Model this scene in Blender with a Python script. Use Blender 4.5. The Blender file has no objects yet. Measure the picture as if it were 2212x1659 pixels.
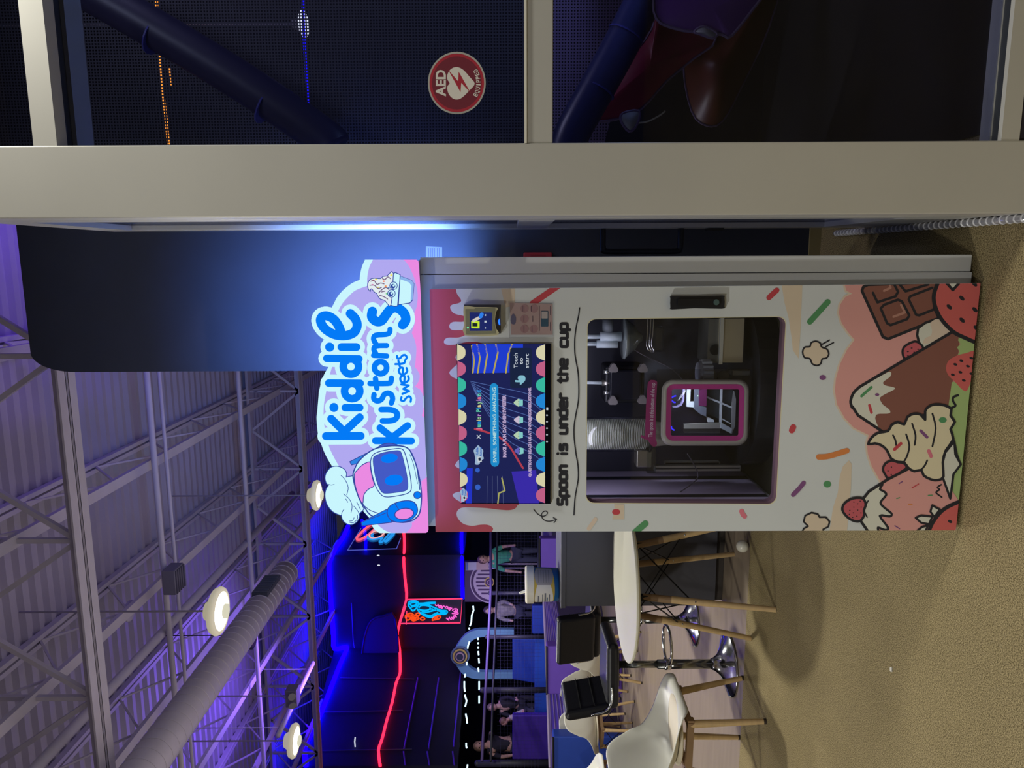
import bpy, bmesh, math, random
from math import sin, cos, pi, radians, sqrt, atan2, tan
from mathutils import Vector, Matrix
from mathutils.geometry import tessellate_polygon

random.seed(7)
C = bpy.context.scene.collection
SC = bpy.context.scene

# ------------------------------------------------------------------ survey of the photograph
# Room axes: X along the shop front (right), Y into the hall, Z up. The phone was held sideways,
# so the picture's left edge is the ceiling side. F is the focal length in pixels (2212 x 1659).
F = 1600.0
H = 1.40
YAW = radians(9.53)
ROLL = radians(0.30)
CT, ST = cos(YAW), sin(YAW)
CR, SR = cos(ROLL), sin(ROLL)

def ray(x, y):
    u, v = (1659 - y) - 829.5, x - 1106.0
    u0, v0 = u * CR - v * SR, u * SR + v * CR
    dx, dz = u0 / F, -v0 / F
    return Vector((dx * CT - ST, dx * ST + CT, dz))
EYE = Vector((0, 0, H))
def onY(x, y, Y):
    d = ray(x, y); return EYE + d * (Y / d.y)
def onX(x, y, X):
    d = ray(x, y); return EYE + d * (X / d.x)
def onZ(x, y, Z=0.0):
    d = ray(x, y); return EYE + d * ((Z - H) / d.z)
def at(x, y, D):
    return EYE + ray(x, y) * D
def depth(p):
    return -p.x * ST + p.y * CT
def room(xc, yc, z=0.0):
    return Vector((xc * CT - yc * ST, xc * ST + yc * CT, z))

# ------------------------------------------------------------------ camera, world, lights, exposure
cam = bpy.data.cameras.new('camera')
cam.sensor_fit = 'HORIZONTAL'; cam.sensor_width = 36.0
cam.lens = F / 2212.0 * 36.0
cam.clip_start = 0.05; cam.clip_end = 200
camo = bpy.data.objects.new('camera', cam); C.objects.link(camo)
R_ = Vector((CT, ST, 0)); D_ = Vector((0, 0, -1)); FW = Vector((-ST, CT, 0))
ax = D_ * CR - R_ * SR
ay = R_ * CR + D_ * SR
az = -FW
camo.matrix_world = Matrix(((ax.x, ay.x, az.x, EYE.x), (ax.y, ay.y, az.y, EYE.y), (ax.z, ay.z, az.z, EYE.z), (0, 0, 0, 1)))
SC.camera = camo

def srgb(r, g, b):
    f = lambda c: (c / 12.92) if c <= 0.04045 else ((c + 0.055) / 1.055) ** 2.4
    return (f(r / 255.0), f(g / 255.0), f(b / 255.0))

w = bpy.data.worlds.new('world'); SC.world = w; w.use_nodes = True
w.node_tree.nodes['Background'].inputs[0].default_value = (*srgb(120, 118, 150), 1)
w.node_tree.nodes['Background'].inputs[1].default_value = 0.10
SC.view_settings.view_transform = 'Standard'
SC.view_settings.look = 'None'
SC.view_settings.gamma = 1.0
SC.view_settings.exposure = 0.0
SC.view_settings.use_curve_mapping = False

def light(name, kind, loc, energy, color, size=0.4, target=None, spot=None, shape='DISK', size_y=None, spread=None):
    l = bpy.data.lights.new(name, kind); l.energy = energy; l.color = color
    if kind == 'AREA':
        l.shape = shape; l.size = size
        if size_y: l.size_y = size_y
        if spread: l.spread = spread
    elif kind == 'SPOT':
        l.spot_size = spot or radians(120); l.spot_blend = 0.6; l.shadow_soft_size = size
    else:
        l.shadow_soft_size = size
    o = bpy.data.objects.new(name, l); C.objects.link(o); o.location = loc
    d = (Vector(target) - Vector(loc)) if target is not None else Vector((0, 0, -1))
    o.rotation_euler = d.to_track_quat('-Z', 'Y').to_euler()
    return o
WARM = (1.0, 0.97, 0.87)
# high bay lamps that hang in view (their housings are built further down) ...
LAMPS = [at(472, 1320, 6.0), at(635, 1600, 8.2), at(684, 1070, 8.7)]
for k, p in enumerate(LAMPS):
    light('high_bay_light', 'AREA', p - Vector((0, 0, 0.075)), (94, 56, 40)[k], WARM, 0.32)
# ... and those of the same rows above and behind the photographer
for p, e in (((-4.3, -0.6, 3.85), 142), ((-1.7, -3.0, 3.85), 88), ((1.3, 1.45, 3.75), 46), ((-5.8, 3.2, 3.85), 46)):
    light('high_bay_light', 'AREA', p, e, WARM, 0.34)
# violet and blue wash on the roof
light('roof_wash_fill', 'AREA', (-3.2, 5.2, 2.75), 30, (0.80, 0.73, 1.0), 6.0, target=(-3.2, 5.3, 5.4), shape='RECTANGLE', size_y=6.0)  # broad soft fill added to lift the shadows under the deck, no such fixture
light('roof_wash_fill', 'AREA', (-5.4, 9.3, 3.5), 38, (0.22, 0.10, 1.0), 1.0, target=(-5.6, 8.6, 5.4), spread=radians(105))
light('roof_wash_fill', 'AREA', (1.5, 5.2, 3.7), 16, (0.20, 0.09, 1.0), 0.8, target=(0.4, 6.0, 5.4), spread=radians(105))

# ------------------------------------------------------------------ materials
_m = {}
def mat(name, rgb=(200, 200, 200), rough=0.5, metal=0.0, emit=None, estr=1.0, var=0.0, scale=8.0, bump=0.0, bscale=60.0, spec=0.5, coat=0.0, stretch=None, trans=0.0):
    if name in _m: return _m[name]
    m = bpy.data.materials.new(name); m.use_nodes = True
    nt = m.node_tree; b = nt.nodes['Principled BSDF']
    c = (*srgb(*rgb), 1)
    b.inputs['Base Color'].default_value = c
    b.inputs['Roughness'].default_value = rough
    b.inputs['Metallic'].default_value = metal
    b.inputs['Specular IOR Level'].default_value = spec
    if coat: b.inputs['Coat Weight'].default_value = coat
    if trans: b.inputs['Transmission Weight'].default_value = trans
    if emit:
        b.inputs['Emission Color'].default_value = (*srgb(*emit), 1)
        b.inputs['Emission Strength'].default_value = estr
    tc = None
    if var or bump:
        tc = nt.nodes.new('ShaderNodeTexCoord'); mp = nt.nodes.new('ShaderNodeMapping')
        nt.links.new(tc.outputs['Object'], mp.inputs[0])
        if stretch: mp.inputs['Scale'].default_value = stretch
    if var:
        n = nt.nodes.new('ShaderNodeTexNoise'); n.inputs['Scale'].default_value = scale; n.inputs['Detail'].default_value = 5
        nt.links.new(mp.outputs[0], n.inputs['Vector'])
        r = nt.nodes.new('ShaderNodeMapRange')
        r.inputs[1].default_value = 0.3; r.inputs[2].default_value = 0.7
        r.inputs[3].default_value = 1 - var; r.inputs[4].default_value = 1 + var
        nt.links.new(n.outputs['Fac'], r.inputs[0])
        mx = nt.nodes.new('ShaderNodeMix'); mx.data_type = 'RGBA'; mx.blend_type = 'MULTIPLY'
        mx.inputs[0].default_value = 1.0; mx.inputs[6].default_value = c
        nt.links.new(r.outputs[0], mx.inputs[7]); nt.links.new(mx.outputs[2], b.inputs['Base Color'])
    if bump:
        n2 = nt.nodes.new('ShaderNodeTexNoise'); n2.inputs['Scale'].default_value = bscale; n2.inputs['Detail'].default_value = 4
        nt.links.new(mp.outputs[0], n2.inputs['Vector'])
        bp = nt.nodes.new('ShaderNodeBump'); bp.inputs['Strength'].default_value = bump; bp.inputs['Distance'].default_value = 0.01
        nt.links.new(n2.outputs['Fac'], bp.inputs['Height']); nt.links.new(bp.outputs[0], b.inputs['Normal'])
    _m[name] = m
    return m

def glass(name, tint=(235, 240, 240), refl=0.10, rough=0.02):
    if name in _m: return _m[name]
    m = bpy.data.materials.new(name); m.use_nodes = True
    nt = m.node_tree; nt.nodes.remove(nt.nodes['Principled BSDF'])
    out = nt.nodes['Material Output']
    t = nt.nodes.new('ShaderNodeBsdfTransparent'); t.inputs[0].default_value = (*srgb(*tint), 1)
    g = nt.nodes.new('ShaderNodeBsdfGlossy'); g.inputs['Roughness'].default_value = rough
    lw = nt.nodes.new('ShaderNodeLayerWeight'); lw.inputs[0].default_value = 0.25
    mr = nt.nodes.new('ShaderNodeMapRange'); mr.inputs[3].default_value = refl * 0.5; mr.inputs[4].default_value = min(1, refl * 6)
    nt.links.new(lw.outputs['Fresnel'], mr.inputs[0])
    mx = nt.nodes.new('ShaderNodeMixShader')
    nt.links.new(mr.outputs[0], mx.inputs[0]); nt.links.new(t.outputs[0], mx.inputs[1]); nt.links.new(g.outputs[0], mx.inputs[2])
    nt.links.new(mx.outputs[0], out.inputs[0])
    _m[name] = m
    return m

def netting(name, rgb, pitch, fill, rough=0.8):
    """Woven net: strands of the given pitch (m), transparent between."""
    if name in _m: return _m[name]
    m = bpy.data.materials.new(name); m.use_nodes = True
    nt = m.node_tree; b = nt.nodes['Principled BSDF']; out = nt.nodes['Material Output']
    b.inputs['Base Color'].default_value = (*srgb(*rgb), 1); b.inputs['Roughness'].default_value = rough
    tc = nt.nodes.new('ShaderNodeTexCoord'); sp = nt.nodes.new('ShaderNodeSeparateXYZ')
    nt.links.new(tc.outputs['Object'], sp.inputs[0])
    res = []
    for ch in ('X', 'Z'):
        md = nt.nodes.new('ShaderNodeMath'); md.operation = 'DIVIDE'; md.inputs[1].default_value = pitch
        fr = nt.nodes.new('ShaderNodeMath'); fr.operation = 'FRACT'
        lt = nt.nodes.new('ShaderNodeMath'); lt.operation = 'LESS_THAN'; lt.inputs[1].default_value = fill
        nt.links.new(sp.outputs[ch], md.inputs[0]); nt.links.new(md.outputs[0], fr.inputs[0]); nt.links.new(fr.outputs[0], lt.inputs[0])
        res.append(lt)
    mxx = nt.nodes.new('ShaderNodeMath'); mxx.operation = 'MAXIMUM'
    nt.links.new(res[0].outputs[0], mxx.inputs[0]); nt.links.new(res[1].outputs[0], mxx.inputs[1])
    t = nt.nodes.new('ShaderNodeBsdfTransparent'); mx = nt.nodes.new('ShaderNodeMixShader')
    nt.links.new(mxx.outputs[0], mx.inputs[0]); nt.links.new(t.outputs[0], mx.inputs[1]); nt.links.new(b.outputs[0], mx.inputs[2])
    nt.links.new(mx.outputs[0], out.inputs[0])
    _m[name] = m
    return m

def glow(name, rgb=(255, 255, 255), s=1.0):
    """A thing that gives off light: colour as lit, black body underneath."""
    return mat(name, (10, 10, 10), 0.6, emit=rgb, estr=s, spec=0.0)

# ------------------------------------------------------------------ mesh builder
WM = {}
class MB:
    def __init__(s): s.v = []; s.f = []; s.fm = []; s.mi = 0
    def add(s, vs, fs):
        o = len(s.v); s.v += [Vector(p) for p in vs]
        s.f += [tuple(o + i for i in f) for f in fs]; s.fm += [s.mi] * len(fs); return s
    def box(s, lo, hi, M=None):
        (a, b, c), (d, e, f) = lo, hi
        p = [Vector(q) for q in ((a, b, c), (d, b, c), (d, e, c), (a, e, c), (a, b, f), (d, b, f), (d, e, f), (a, e, f))]
        if M is not None: p = [M @ q for q in p]
        return s.add(p, ((0, 3, 2, 1), (4, 5, 6, 7), (0, 1, 5, 4), (1, 2, 6, 5), (2, 3, 7, 6), (3, 0, 4, 7)))
    def bar(s, p, q, w, h=None, up=(0, 0, 1)):
        """A square bar from p to q, w wide and h high."""
        p, q = Vector(p), Vector(q); h = h or w
        d = (q - p).normalized(); u = Vector(up)
        if abs(d.dot(u)) > 0.98: u = Vector((0, 1, 0))
        x = d.cross(u).normalized(); y = x.cross(d).normalized()
        c = []
        for o in (p, q):
            for a, b in ((-1, -1), (1, -1), (1, 1), (-1, 1)): c.append(o + x * (a * w / 2) + y * (b * h / 2))
        return s.add(c, ((0, 1, 2, 3), (7, 6, 5, 4), (0, 4, 5, 1), (1, 5, 6, 2), (2, 6, 7, 3), (3, 7, 4, 0)))
    def cone(s, p, q, r0, r1=None, n=14):
        p, q = Vector(p), Vector(q); r1 = r0 if r1 is None else r1
        d = (q - p).normalized(); u = Vector((0, 0, 1)) if abs(d.z) < 0.9 else Vector((1, 0, 0))
        x = d.cross(u).normalized(); y = x.cross(d)
        c = []
        for o, r in ((p, r0), (q, r1)):
            for k in range(n):
                a = 2 * pi * k / n; c.append(o + x * (r * cos(a)) + y * (r * sin(a)))
        fs = [(k, (k + 1) % n, n + (k + 1) % n, n + k) for k in range(n)]
        fs += [tuple(range(n - 1, -1, -1)), tuple(range(n, 2 * n))]
        return s.add(c, fs)
    def tube(s, pts, r, n=8, closed=False):
        pts = [Vector(p) for p in pts]; m = len(pts); c = []; prev = None
        for i, p in enumerate(pts):
            a = pts[(i - 1) % m] if (closed or i > 0) else p
            b = pts[(i + 1) % m] if (closed or i < m - 1) else p
            d = (b - a).normalized()
            if prev is None:
                u = Vector((0, 0, 1)) if abs(d.z) < 0.9 else Vector((1, 0, 0))
                x = d.cross(u).normalized()
            else:
                x = (prev - d * prev.dot(d)).normalized()
            prev = x; y = d.cross(x)
            rr = r[i] if isinstance(r, (list, tuple)) else r
            c += [p + x * (rr * cos(2 * pi * k / n)) + y * (rr * sin(2 * pi * k / n)) for k in range(n)]
        fs = []
        for i in range(m if closed else m - 1):
            j = (i + 1) % m
            fs += [(i * n + k, i * n + (k + 1) % n, j * n + (k + 1) % n, j * n + k) for k in range(n)]
        if not closed: fs += [tuple(range(n - 1, -1, -1)), tuple((m - 1) * n + k for k in range(n))]
        return s.add(c, fs)
    def lathe(s, prof, c=(0, 0, 0), n=32, M=None, sx=1.0, sy=1.0):
        c = Vector(c); vs = []; fs = []
        for r, z in prof:
            for k in range(n):
                a = 2 * pi * k / n; p = Vector((r * cos(a) * sx, r * sin(a) * sy, z))
                vs.append((M @ p if M is not None else p) + c)
        for i in range(len(prof) - 1):
            fs += [(i * n + k, i * n + (k + 1) % n, (i + 1) * n + (k + 1) % n, (i + 1) * n + k) for k in range(n)]
        if prof[0][0] > 1e-6: fs.append(tuple(range(n - 1, -1, -1)))
        if prof[-1][0] > 1e-6: fs.append(tuple((len(prof) - 1) * n + k for k in range(n)))
        return s.add(vs, fs)
    def ball(s, c, r, n=16, sc=(1, 1, 1), M=None):
        vs = []; fs = []; m = n // 2; c = Vector(c)
        for i in range(m + 1):
            t = pi * i / m
            for k in range(n):
                a = 2 * pi * k / n
                p = Vector((r * sc[0] * sin(t) * cos(a), r * sc[1] * sin(t) * sin(a), r * sc[2] * cos(t)))
                vs.append((M @ p if M is not None else p) + c)
        for i in range(m):
            fs += [(i * n + k, (i + 1) * n + k, (i + 1) * n + (k + 1) % n, i * n + (k + 1) % n) for k in range(n)]
        return s.add(vs, fs)
    def flat(s, pts):
        """A flat, possibly concave, polygon given as 3-D points."""
        pts = [Vector(p) for p in pts]
        if len(pts) < 3: return s
        try: tr = tessellate_polygon([pts])
        except Exception: return s
        return s.add(pts, [tuple(t) for t in tr if len(set(t)) == 3])
    def prism(s, pts, off):
        pts = [Vector(p) for p in pts]; off = Vector(off); n = len(pts)
        tr = tessellate_polygon([pts])
        fs = [tuple(t) for t in tr] + [tuple(n + i for i in reversed(t)) for t in tr]
        fs += [(i, (i + 1) % n, n + (i + 1) % n, n + i) for i in range(n)]
        return s.add(pts + [p + off for p in pts], fs)
    def grid(s, rows):
        m, n = len(rows), len(rows[0]); vs = [p for r in rows for p in r]
        return s.add(vs, [(i * n + k, i * n + k + 1, (i + 1) * n + k + 1, (i + 1) * n + k) for i in range(m - 1) for k in range(n - 1)])
    def build(s, name, m, parent=None, smooth=False, bevel=0.0, local=False, fix=False, solid=0.0, sub=0):
        me = bpy.data.meshes.new(name)
        vs = s.v
        if parent is not None and not local:
            inv = WM[parent.name].inverted(); vs = [inv @ p for p in vs]
        me.from_pydata([tuple(p) for p in vs], [], s.f); me.update()
        ms = m if isinstance(m, (list, tuple)) else [m]
        for q in ms: me.materials.append(q)
        if len(ms) > 1: me.polygons.foreach_set('material_index', s.fm)
        if fix:
            b = bmesh.new(); b.from_mesh(me); bmesh.ops.remove_doubles(b, verts=b.verts, dist=1e-6)
            bmesh.ops.recalc_face_normals(b, faces=b.faces); b.to_mesh(me); b.free()
        if smooth: me.polygons.foreach_set('use_smooth', [True] * len(me.polygons))
        o = bpy.data.objects.new(name, me); C.objects.link(o)
        if parent is not None:
            o.parent = parent; WM[o.name] = WM[parent.name].copy()
        else: WM[o.name] = Matrix.Identity(4)
        if solid:
            q = o.modifiers.new('solid', 'SOLIDIFY'); q.thickness = solid; q.offset = 0
        if sub:
            q = o.modifiers.new('sub', 'SUBSURF'); q.levels = sub; q.render_levels = sub
        if bevel:
            q = o.modifiers.new('bevel', 'BEVEL'); q.width = bevel; q.segments = 3; q.limit_method = 'ANGLE'
            for pl in me.polygons: pl.use_smooth = True
            q.harden_normals = True
        return o

def tag(o, label, cat, group=None):
    o['label'] = label; o['category'] = cat
    if group: o['group'] = group
    return o
def thing(name, label, cat, loc=(0, 0, 0), rz=0.0, group=None):
    o = bpy.data.objects.new(name, None); C.objects.link(o)
    o.empty_display_size = 0.1
    o.location = loc; o.rotation_euler = (0, 0, rz)
    WM[o.name] = Matrix.Translation(Vector(loc)) @ Matrix.Rotation(rz, 4, 'Z')
    return tag(o, label, cat, group)
def structure(o):
    o['kind'] = 'structure'; return o
def st_empty(name):
    o = bpy.data.objects.new(name, None); C.objects.link(o); WM[o.name] = Matrix.Identity(4); o['kind'] = 'structure'; return o
def copy_thing(root, loc, rz=0.0, label=None, group=None, scale=None):
    kids = {}
    for ch in SC.objects:
        if ch.parent is not None: kids.setdefault(ch.parent.name, []).append(ch)
    def rec(o, parent):
        c = o.copy(); C.objects.link(c)
        if parent is not None: c.parent = parent
        for ch in kids.get(o.name, []): rec(ch, c)
        return c
    r = rec(root, None); r.location = loc; r.rotation_euler = (0, 0, rz)
    if scale: r.scale = scale
    if label: r['label'] = label
    if group: r['group'] = group
    return r

# ------------------------------------------------------------------ flat art: print on real surfaces
def smooth(pts, closed=True, n=5):
    m = len(pts); out = []
    for i in range(m if closed else m - 1):
        if closed: p0, p1, p2, p3 = pts[(i - 1) % m], pts[i], pts[(i + 1) % m], pts[(i + 2) % m]
        else: p0, p1, p2, p3 = pts[max(i - 1, 0)], pts[i], pts[i + 1], pts[min(i + 2, m - 1)]
        for k in range(n):
            t = k / n; t2, t3 = t * t, t * t * t
            out.append(tuple(0.5 * (2 * b + (c - a) * t + (2 * a - 5 * b + 4 * c - d) * t2 + (3 * b - a - 3 * c + d) * t3)
                             for a, b, c, d in zip(p0, p1, p2, p3)))
    if not closed: out.append(pts[-1])
    return out
def disc(c, r, n=14, ry=None, rot=0.0):
    ry = r if ry is None else ry; cr, sr = cos(rot), sin(rot); o = []
    for k in range(n):
        a = 2 * pi * k / n; x, y = r * cos(a), ry * sin(a)
        o.append((c[0] + x * cr - y * sr, c[1] + x * sr + y * cr))
    return o
def stroke(pts, w, closed=False, cap=True, n=12):
    """Convex pieces that together make a rounded line."""
    out = []; m = len(pts); h = w / 2
    for i in range(m if closed else m - 1):
        (x0, y0), (x1, y1) = pts[i], pts[(i + 1) % m]
        l = math.hypot(x1 - x0, y1 - y0)
        if l < 1e-6: continue
        nx, ny = -(y1 - y0) / l * h, (x1 - x0) / l * h
        out.append([(x0 + nx, y0 + ny), (x1 + nx, y1 + ny), (x1 - nx, y1 - ny), (x0 - nx, y0 - ny)])
    for i, p in enumerate(pts):
        if not cap and not closed and i in (0, m - 1): continue
        out.append(disc(p, h, n))
    return out
def clip(poly, box):
    """Sutherland-Hodgman against a convex outline."""
    area = sum(box[i][0] * box[(i + 1) % len(box)][1] - box[(i + 1) % len(box)][0] * box[i][1] for i in range(len(box)))
    sg = 1 if area > 0 else -1
    out = list(poly)
    for i in range(len(box)):
        a, b = box[i], box[(i + 1) % len(box)]
        side = lambda p: sg * ((b[0] - a[0]) * (p[1] - a[1]) - (b[1] - a[1]) * (p[0] - a[0]))
        src, out = out, []
        for k in range(len(src)):
            p, q = src[k - 1], src[k]; sp_, sq = side(p), side(q)
            if (sp_ >= 0) != (sq >= 0):
                t = sp_ / (sp_ - sq); out.append((p[0] + (q[0] - p[0]) * t, p[1] + (q[1] - p[1]) * t))
            if sq >= 0: out.append(q)
        if not out: return []
    return out
class Surf:
    """A surface that carries print: maps photograph pixels onto the real plane Y = y (minus a hair per layer)."""
    def __init__(s, y, parent, edge=None, step=0.00006, mapper=None):
        s.y, s.parent, s.edge, s.step, s.k, s.mapper = y, parent, edge, step, 0, mapper
    def pt(s, p, lift):
        if s.mapper: return s.mapper(p[0], p[1], lift)
        return onY(p[0], p[1], s.y - lift)
    def art(s, name, polys, m, thick=0.0, new=True, parent=None):
        if new: s.k += 1
        lift = s.k * s.step + thick
        b = MB()
        for idx, poly in enumerate(polys):
            if s.edge: poly = clip(poly, s.edge)
            if len(poly) < 3: continue
            lj = lift + ((idx * .61803) % 1.0) * s.step * .7
            pts = [s.pt(p, lj) for p in poly]
            if thick:
                back = [s.pt(p, lift - thick) for p in poly]; n = len(pts)
                try: tr = tessellate_polygon([pts])
                except Exception: continue
                b.add(pts + back, [tuple(t) for t in tr] + [(i, (i + 1) % n, n + (i + 1) % n, n + i) for i in range(n)])
            else: b.flat(pts)
        if not b.f: return None
        return b.build(name, m, parent or s.parent)

_txt = {}
def text_tris(body, bold=0.0, spacing=1.0):
    key = (body, bold, spacing)
    if key in _txt: return _txt[key]
    cu = bpy.data.curves.new('lettering', 'FONT'); cu.body = body; cu.size = 1.0; cu.offset = bold
    cu.space_character = spacing; cu.resolution_u = 3
    o = bpy.data.objects.new('lettering', cu); C.objects.link(o)
    dg = bpy.context.evaluated_depsgraph_get()
    me = bpy.data.meshes.new_from_object(o.evaluated_get(dg))
    vs = [(v.co.x, v.co.y) for v in me.vertices]; fs = [tuple(p.vertices) for p in me.polygons]
    bpy.data.objects.remove(o); bpy.data.curves.remove(cu); bpy.data.meshes.remove(me)
    _txt[key] = (vs, fs); return vs, fs
def text_polys(body, start, end, cap, bold=0.0, spacing=1.0):
    """Letters from pixel start to pixel end along the baseline; cap = height of a capital, px."""
    vs, fs = text_tris(body, bold, spacing)
    x0, x1 = min(v[0] for v in vs), max(v[0] for v in vs)
    dx, dy = end[0] - start[0], end[1] - start[1]; L = math.hypot(dx, dy)
    ux, uy = dx / L, dy / L
    px_, py_ = uy, -ux            # towards the top of the letters (image left for upward text)
    kx, ky = L / (x1 - x0), cap / 0.70
    f = lambda v: (start[0] + ux * (v[0] - x0) * kx + px_ * v[1] * ky, start[1] + uy * (v[0] - x0) * kx + py_ * v[1] * ky)
    return [[f(vs[i]) for i in t] for t in fs]
def crop(ox, oy, s):
    return lambda *p: [(ox + x / s, oy + y / s) for x, y in p]
# ------------------------------------------------------------------ setting: floor
def carpet_material():
    m = bpy.data.materials.new('carpet'); m.use_nodes = True; nt = m.node_tree; b = nt.nodes['Principled BSDF']
    tc = nt.nodes.new('ShaderNodeTexCoord')
    n1 = nt.nodes.new('ShaderNodeTexNoise'); n1.inputs['Scale'].default_value = 260; n1.inputs['Detail'].default_value = 3
    n2 = nt.nodes.new('ShaderNodeTexNoise'); n2.inputs['Scale'].default_value = 2.2; n2.inputs['Detail'].default_value = 3
    nt.links.new(tc.outputs['Object'], n1.inputs[0]); nt.links.new(tc.outputs['Object'], n2.inputs[0])
    r = nt.nodes.new('ShaderNodeValToRGB')
    r.color_ramp.elements[0].position = 0.36; r.color_ramp.elements[0].color = (*srgb(92, 80, 54), 1)
    r.color_ramp.elements[1].position = 0.66; r.color_ramp.elements[1].color = (*srgb(182, 166, 124), 1)
    nt.links.new(n1.outputs['Fac'], r.inputs[0])
    mr = nt.nodes.new('ShaderNodeMapRange'); mr.inputs[1].default_value = .3; mr.inputs[2].default_value = .7; mr.inputs[3].default_value = .9; mr.inputs[4].default_value = 1.08
    nt.links.new(n2.outputs['Fac'], mr.inputs[0])
    mx = nt.nodes.new('ShaderNodeMix'); mx.data_type = 'RGBA'; mx.blend_type = 'MULTIPLY'; mx.inputs[0].default_value = 1
    nt.links.new(r.outputs[0], mx.inputs[6]); nt.links.new(mr.outputs[0], mx.inputs[7]); nt.links.new(mx.outputs[2], b.inputs['Base Color'])
    bp = nt.nodes.new('ShaderNodeBump'); bp.inputs['Strength'].default_value = .35; bp.inputs['Distance'].default_value = .004
    nt.links.new(n1.outputs['Fac'], bp.inputs['Height']); nt.links.new(bp.outputs[0], b.inputs['Normal'])
    b.inputs['Roughness'].default_value = .95; b.inputs['Specular IOR Level'].default_value = .15
    return m
YF = 4.15
structure(MB().box((-14, -4, -0.1), (8, YF, 0)).build('floor_carpet', carpet_material()))
structure(MB().box((.36, 2.14, 0), (7.9, 4.3, .006)).build('floor_play', mat('play_floor_dark', (26, 26, 36), .5)))
structure(MB().box((-14, YF, -0.1), (8, 20, -0.002)).build('floor_vinyl', mat('vinyl_floor', (140, 126, 110), .42, var=.10, scale=3, stretch=(.6, 5, 1), spec=.15)))

# ------------------------------------------------------------------ setting: corrugated roof deck, joists, girders, pipes
ZD = 5.40
deck = MB(); rows = []; y = -2.0; pitch = 0.16
prof = []
while y < 16:
    prof += [(y, ZD), (y + .055, ZD), (y + .075, ZD + .042), (y + .135, ZD + .042), (y + .16, ZD)]
    y += pitch
deck.grid([[Vector((xx, py, pz)) for (py, pz) in prof] for xx in (-14, 8)])
structure(deck.build('ceiling', mat('roof_deck', (176, 172, 186), .6, var=.05, scale=2)))
steel = mat('roof_steel', (204, 200, 208), .55, var=.05, scale=4)
steel_d = mat('roof_steel_dark', (150, 146, 158), .6)  # darker grey for stems and cables

def make_joist():
    t = thing('bar_joist', 'white open web bar joist under the corrugated roof deck', 'joist', (0, 0, 0), group='bar joists in a row under the roof deck')
    for s in (-1, 1):
        MB().box((s * .03 - .02, -2, ZD - .06), (s * .03 + .02, 14, ZD)).build('top_chord', steel, t, local=True)
    MB().box((-.045, -2, ZD - .54), (.045, 14, ZD - .50)).build('bottom_chord', steel, t, local=True)
    L = 1.05; k = 0; y = -1.6
    while y < 13.6:
        a = Vector((0, y, ZD - .05)); b_ = Vector((0, y + L / 2, ZD - .52)); c = Vector((0, y + L, ZD - .05))
        MB().bar(a, b_, .017).build('web_rod', steel, t, local=True)
        MB().bar(b_, c, .017).build('web_rod', steel, t, local=True)
        y += L
    return t
XJ = [-1.92, -.62, -3.12, -4.32, -5.52, -6.72, -7.9]
j0 = make_joist()
for k, x in enumerate(XJ):
    lab = 'white bar joist under the roof deck, ' + ('first one left of the dark partition', 'the one running above the dark partition', 'second from the dark partition', 'third from the dark partition', 'fourth from the dark partition', 'fifth from the dark partition', 'sixth from the dark partition')[k]
    if k == 0: j0.location = (x, 0, 0); j0['label'] = lab
    else: copy_thing(j0, (x, 0, 0), label=lab)

def girder(y0, zb, label):
    t = thing('roof_girder', label, 'girder', (-3, y0, zb))
    for s in (-1, 1):
        b = MB()
        b.box((-12, y0 + s * .055 - .045, zb), (6, y0 + s * .055 + .045, zb + .014))
        b.box((-12, y0 + s * .012 - .006, zb), (6, y0 + s * .012 + .006, zb + .09))
        b.build('bottom_chord', steel, t)
    MB().box((-12, y0 - .08, ZD - .09), (6, y0 + .08, ZD - .05)).build('top_chord', steel, t)
    for k, x in enumerate(XJ + [-9.1, -10.3, .58, 1.8]):
        zt = ZD - .08
        MB().bar((x, y0, zb + .03), (x, y0, zt), .034).build('web_post', steel, t)
        MB().bar((x, y0, zb + .03), (x - .6, y0, zt), .036).build('web_brace', steel, t)
        MB().bar((x, y0, zb + .03), (x + .6, y0, zt), .036).build('web_brace', steel, t)
girder(4.93, 4.40, 'nearest white steel roof girder crossing above the machine')
girder(10.9, 4.55, 'far steel roof girder above the dark play structure')

def pipe_x(x, y, name, label, z, r, cat):
    p = onZ(x, y, z)
    b = MB().tube([(-11, p.y, z), (-6, p.y, z), (-3, p.y, z), (5, p.y, z)], r, 10)
    return tag(b.build(name, steel, smooth=True), label, cat)
pipe_x(346, 1140, 'sprinkler_pipe', 'thin white sprinkler pipe under the roof beside the near girder', 4.72, .028, 'pipe')
pipe_x(372, 1140, 'sprinkler_pipe', 'thinner white conduit running next to the sprinkler pipe under the roof', 4.80, .018, 'pipe')
pipe_x(530, 1050, 'sprinkler_pipe', 'white sprinkler pipe under the roof above the round duct end', 4.75, .028, 'pipe')
# pipe that runs along the third joist
p = onZ(282, 1440, 4.80)
tag(MB().tube([(p.x, 1.5, 4.80), (p.x, 5, 4.80), (p.x, 8, 4.80), (p.x, 11, 4.80)], .045, 12).build('gas_pipe', steel, smooth=True), 'white pipe running into the depth along the joist above the round duct', 'pipe')

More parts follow.
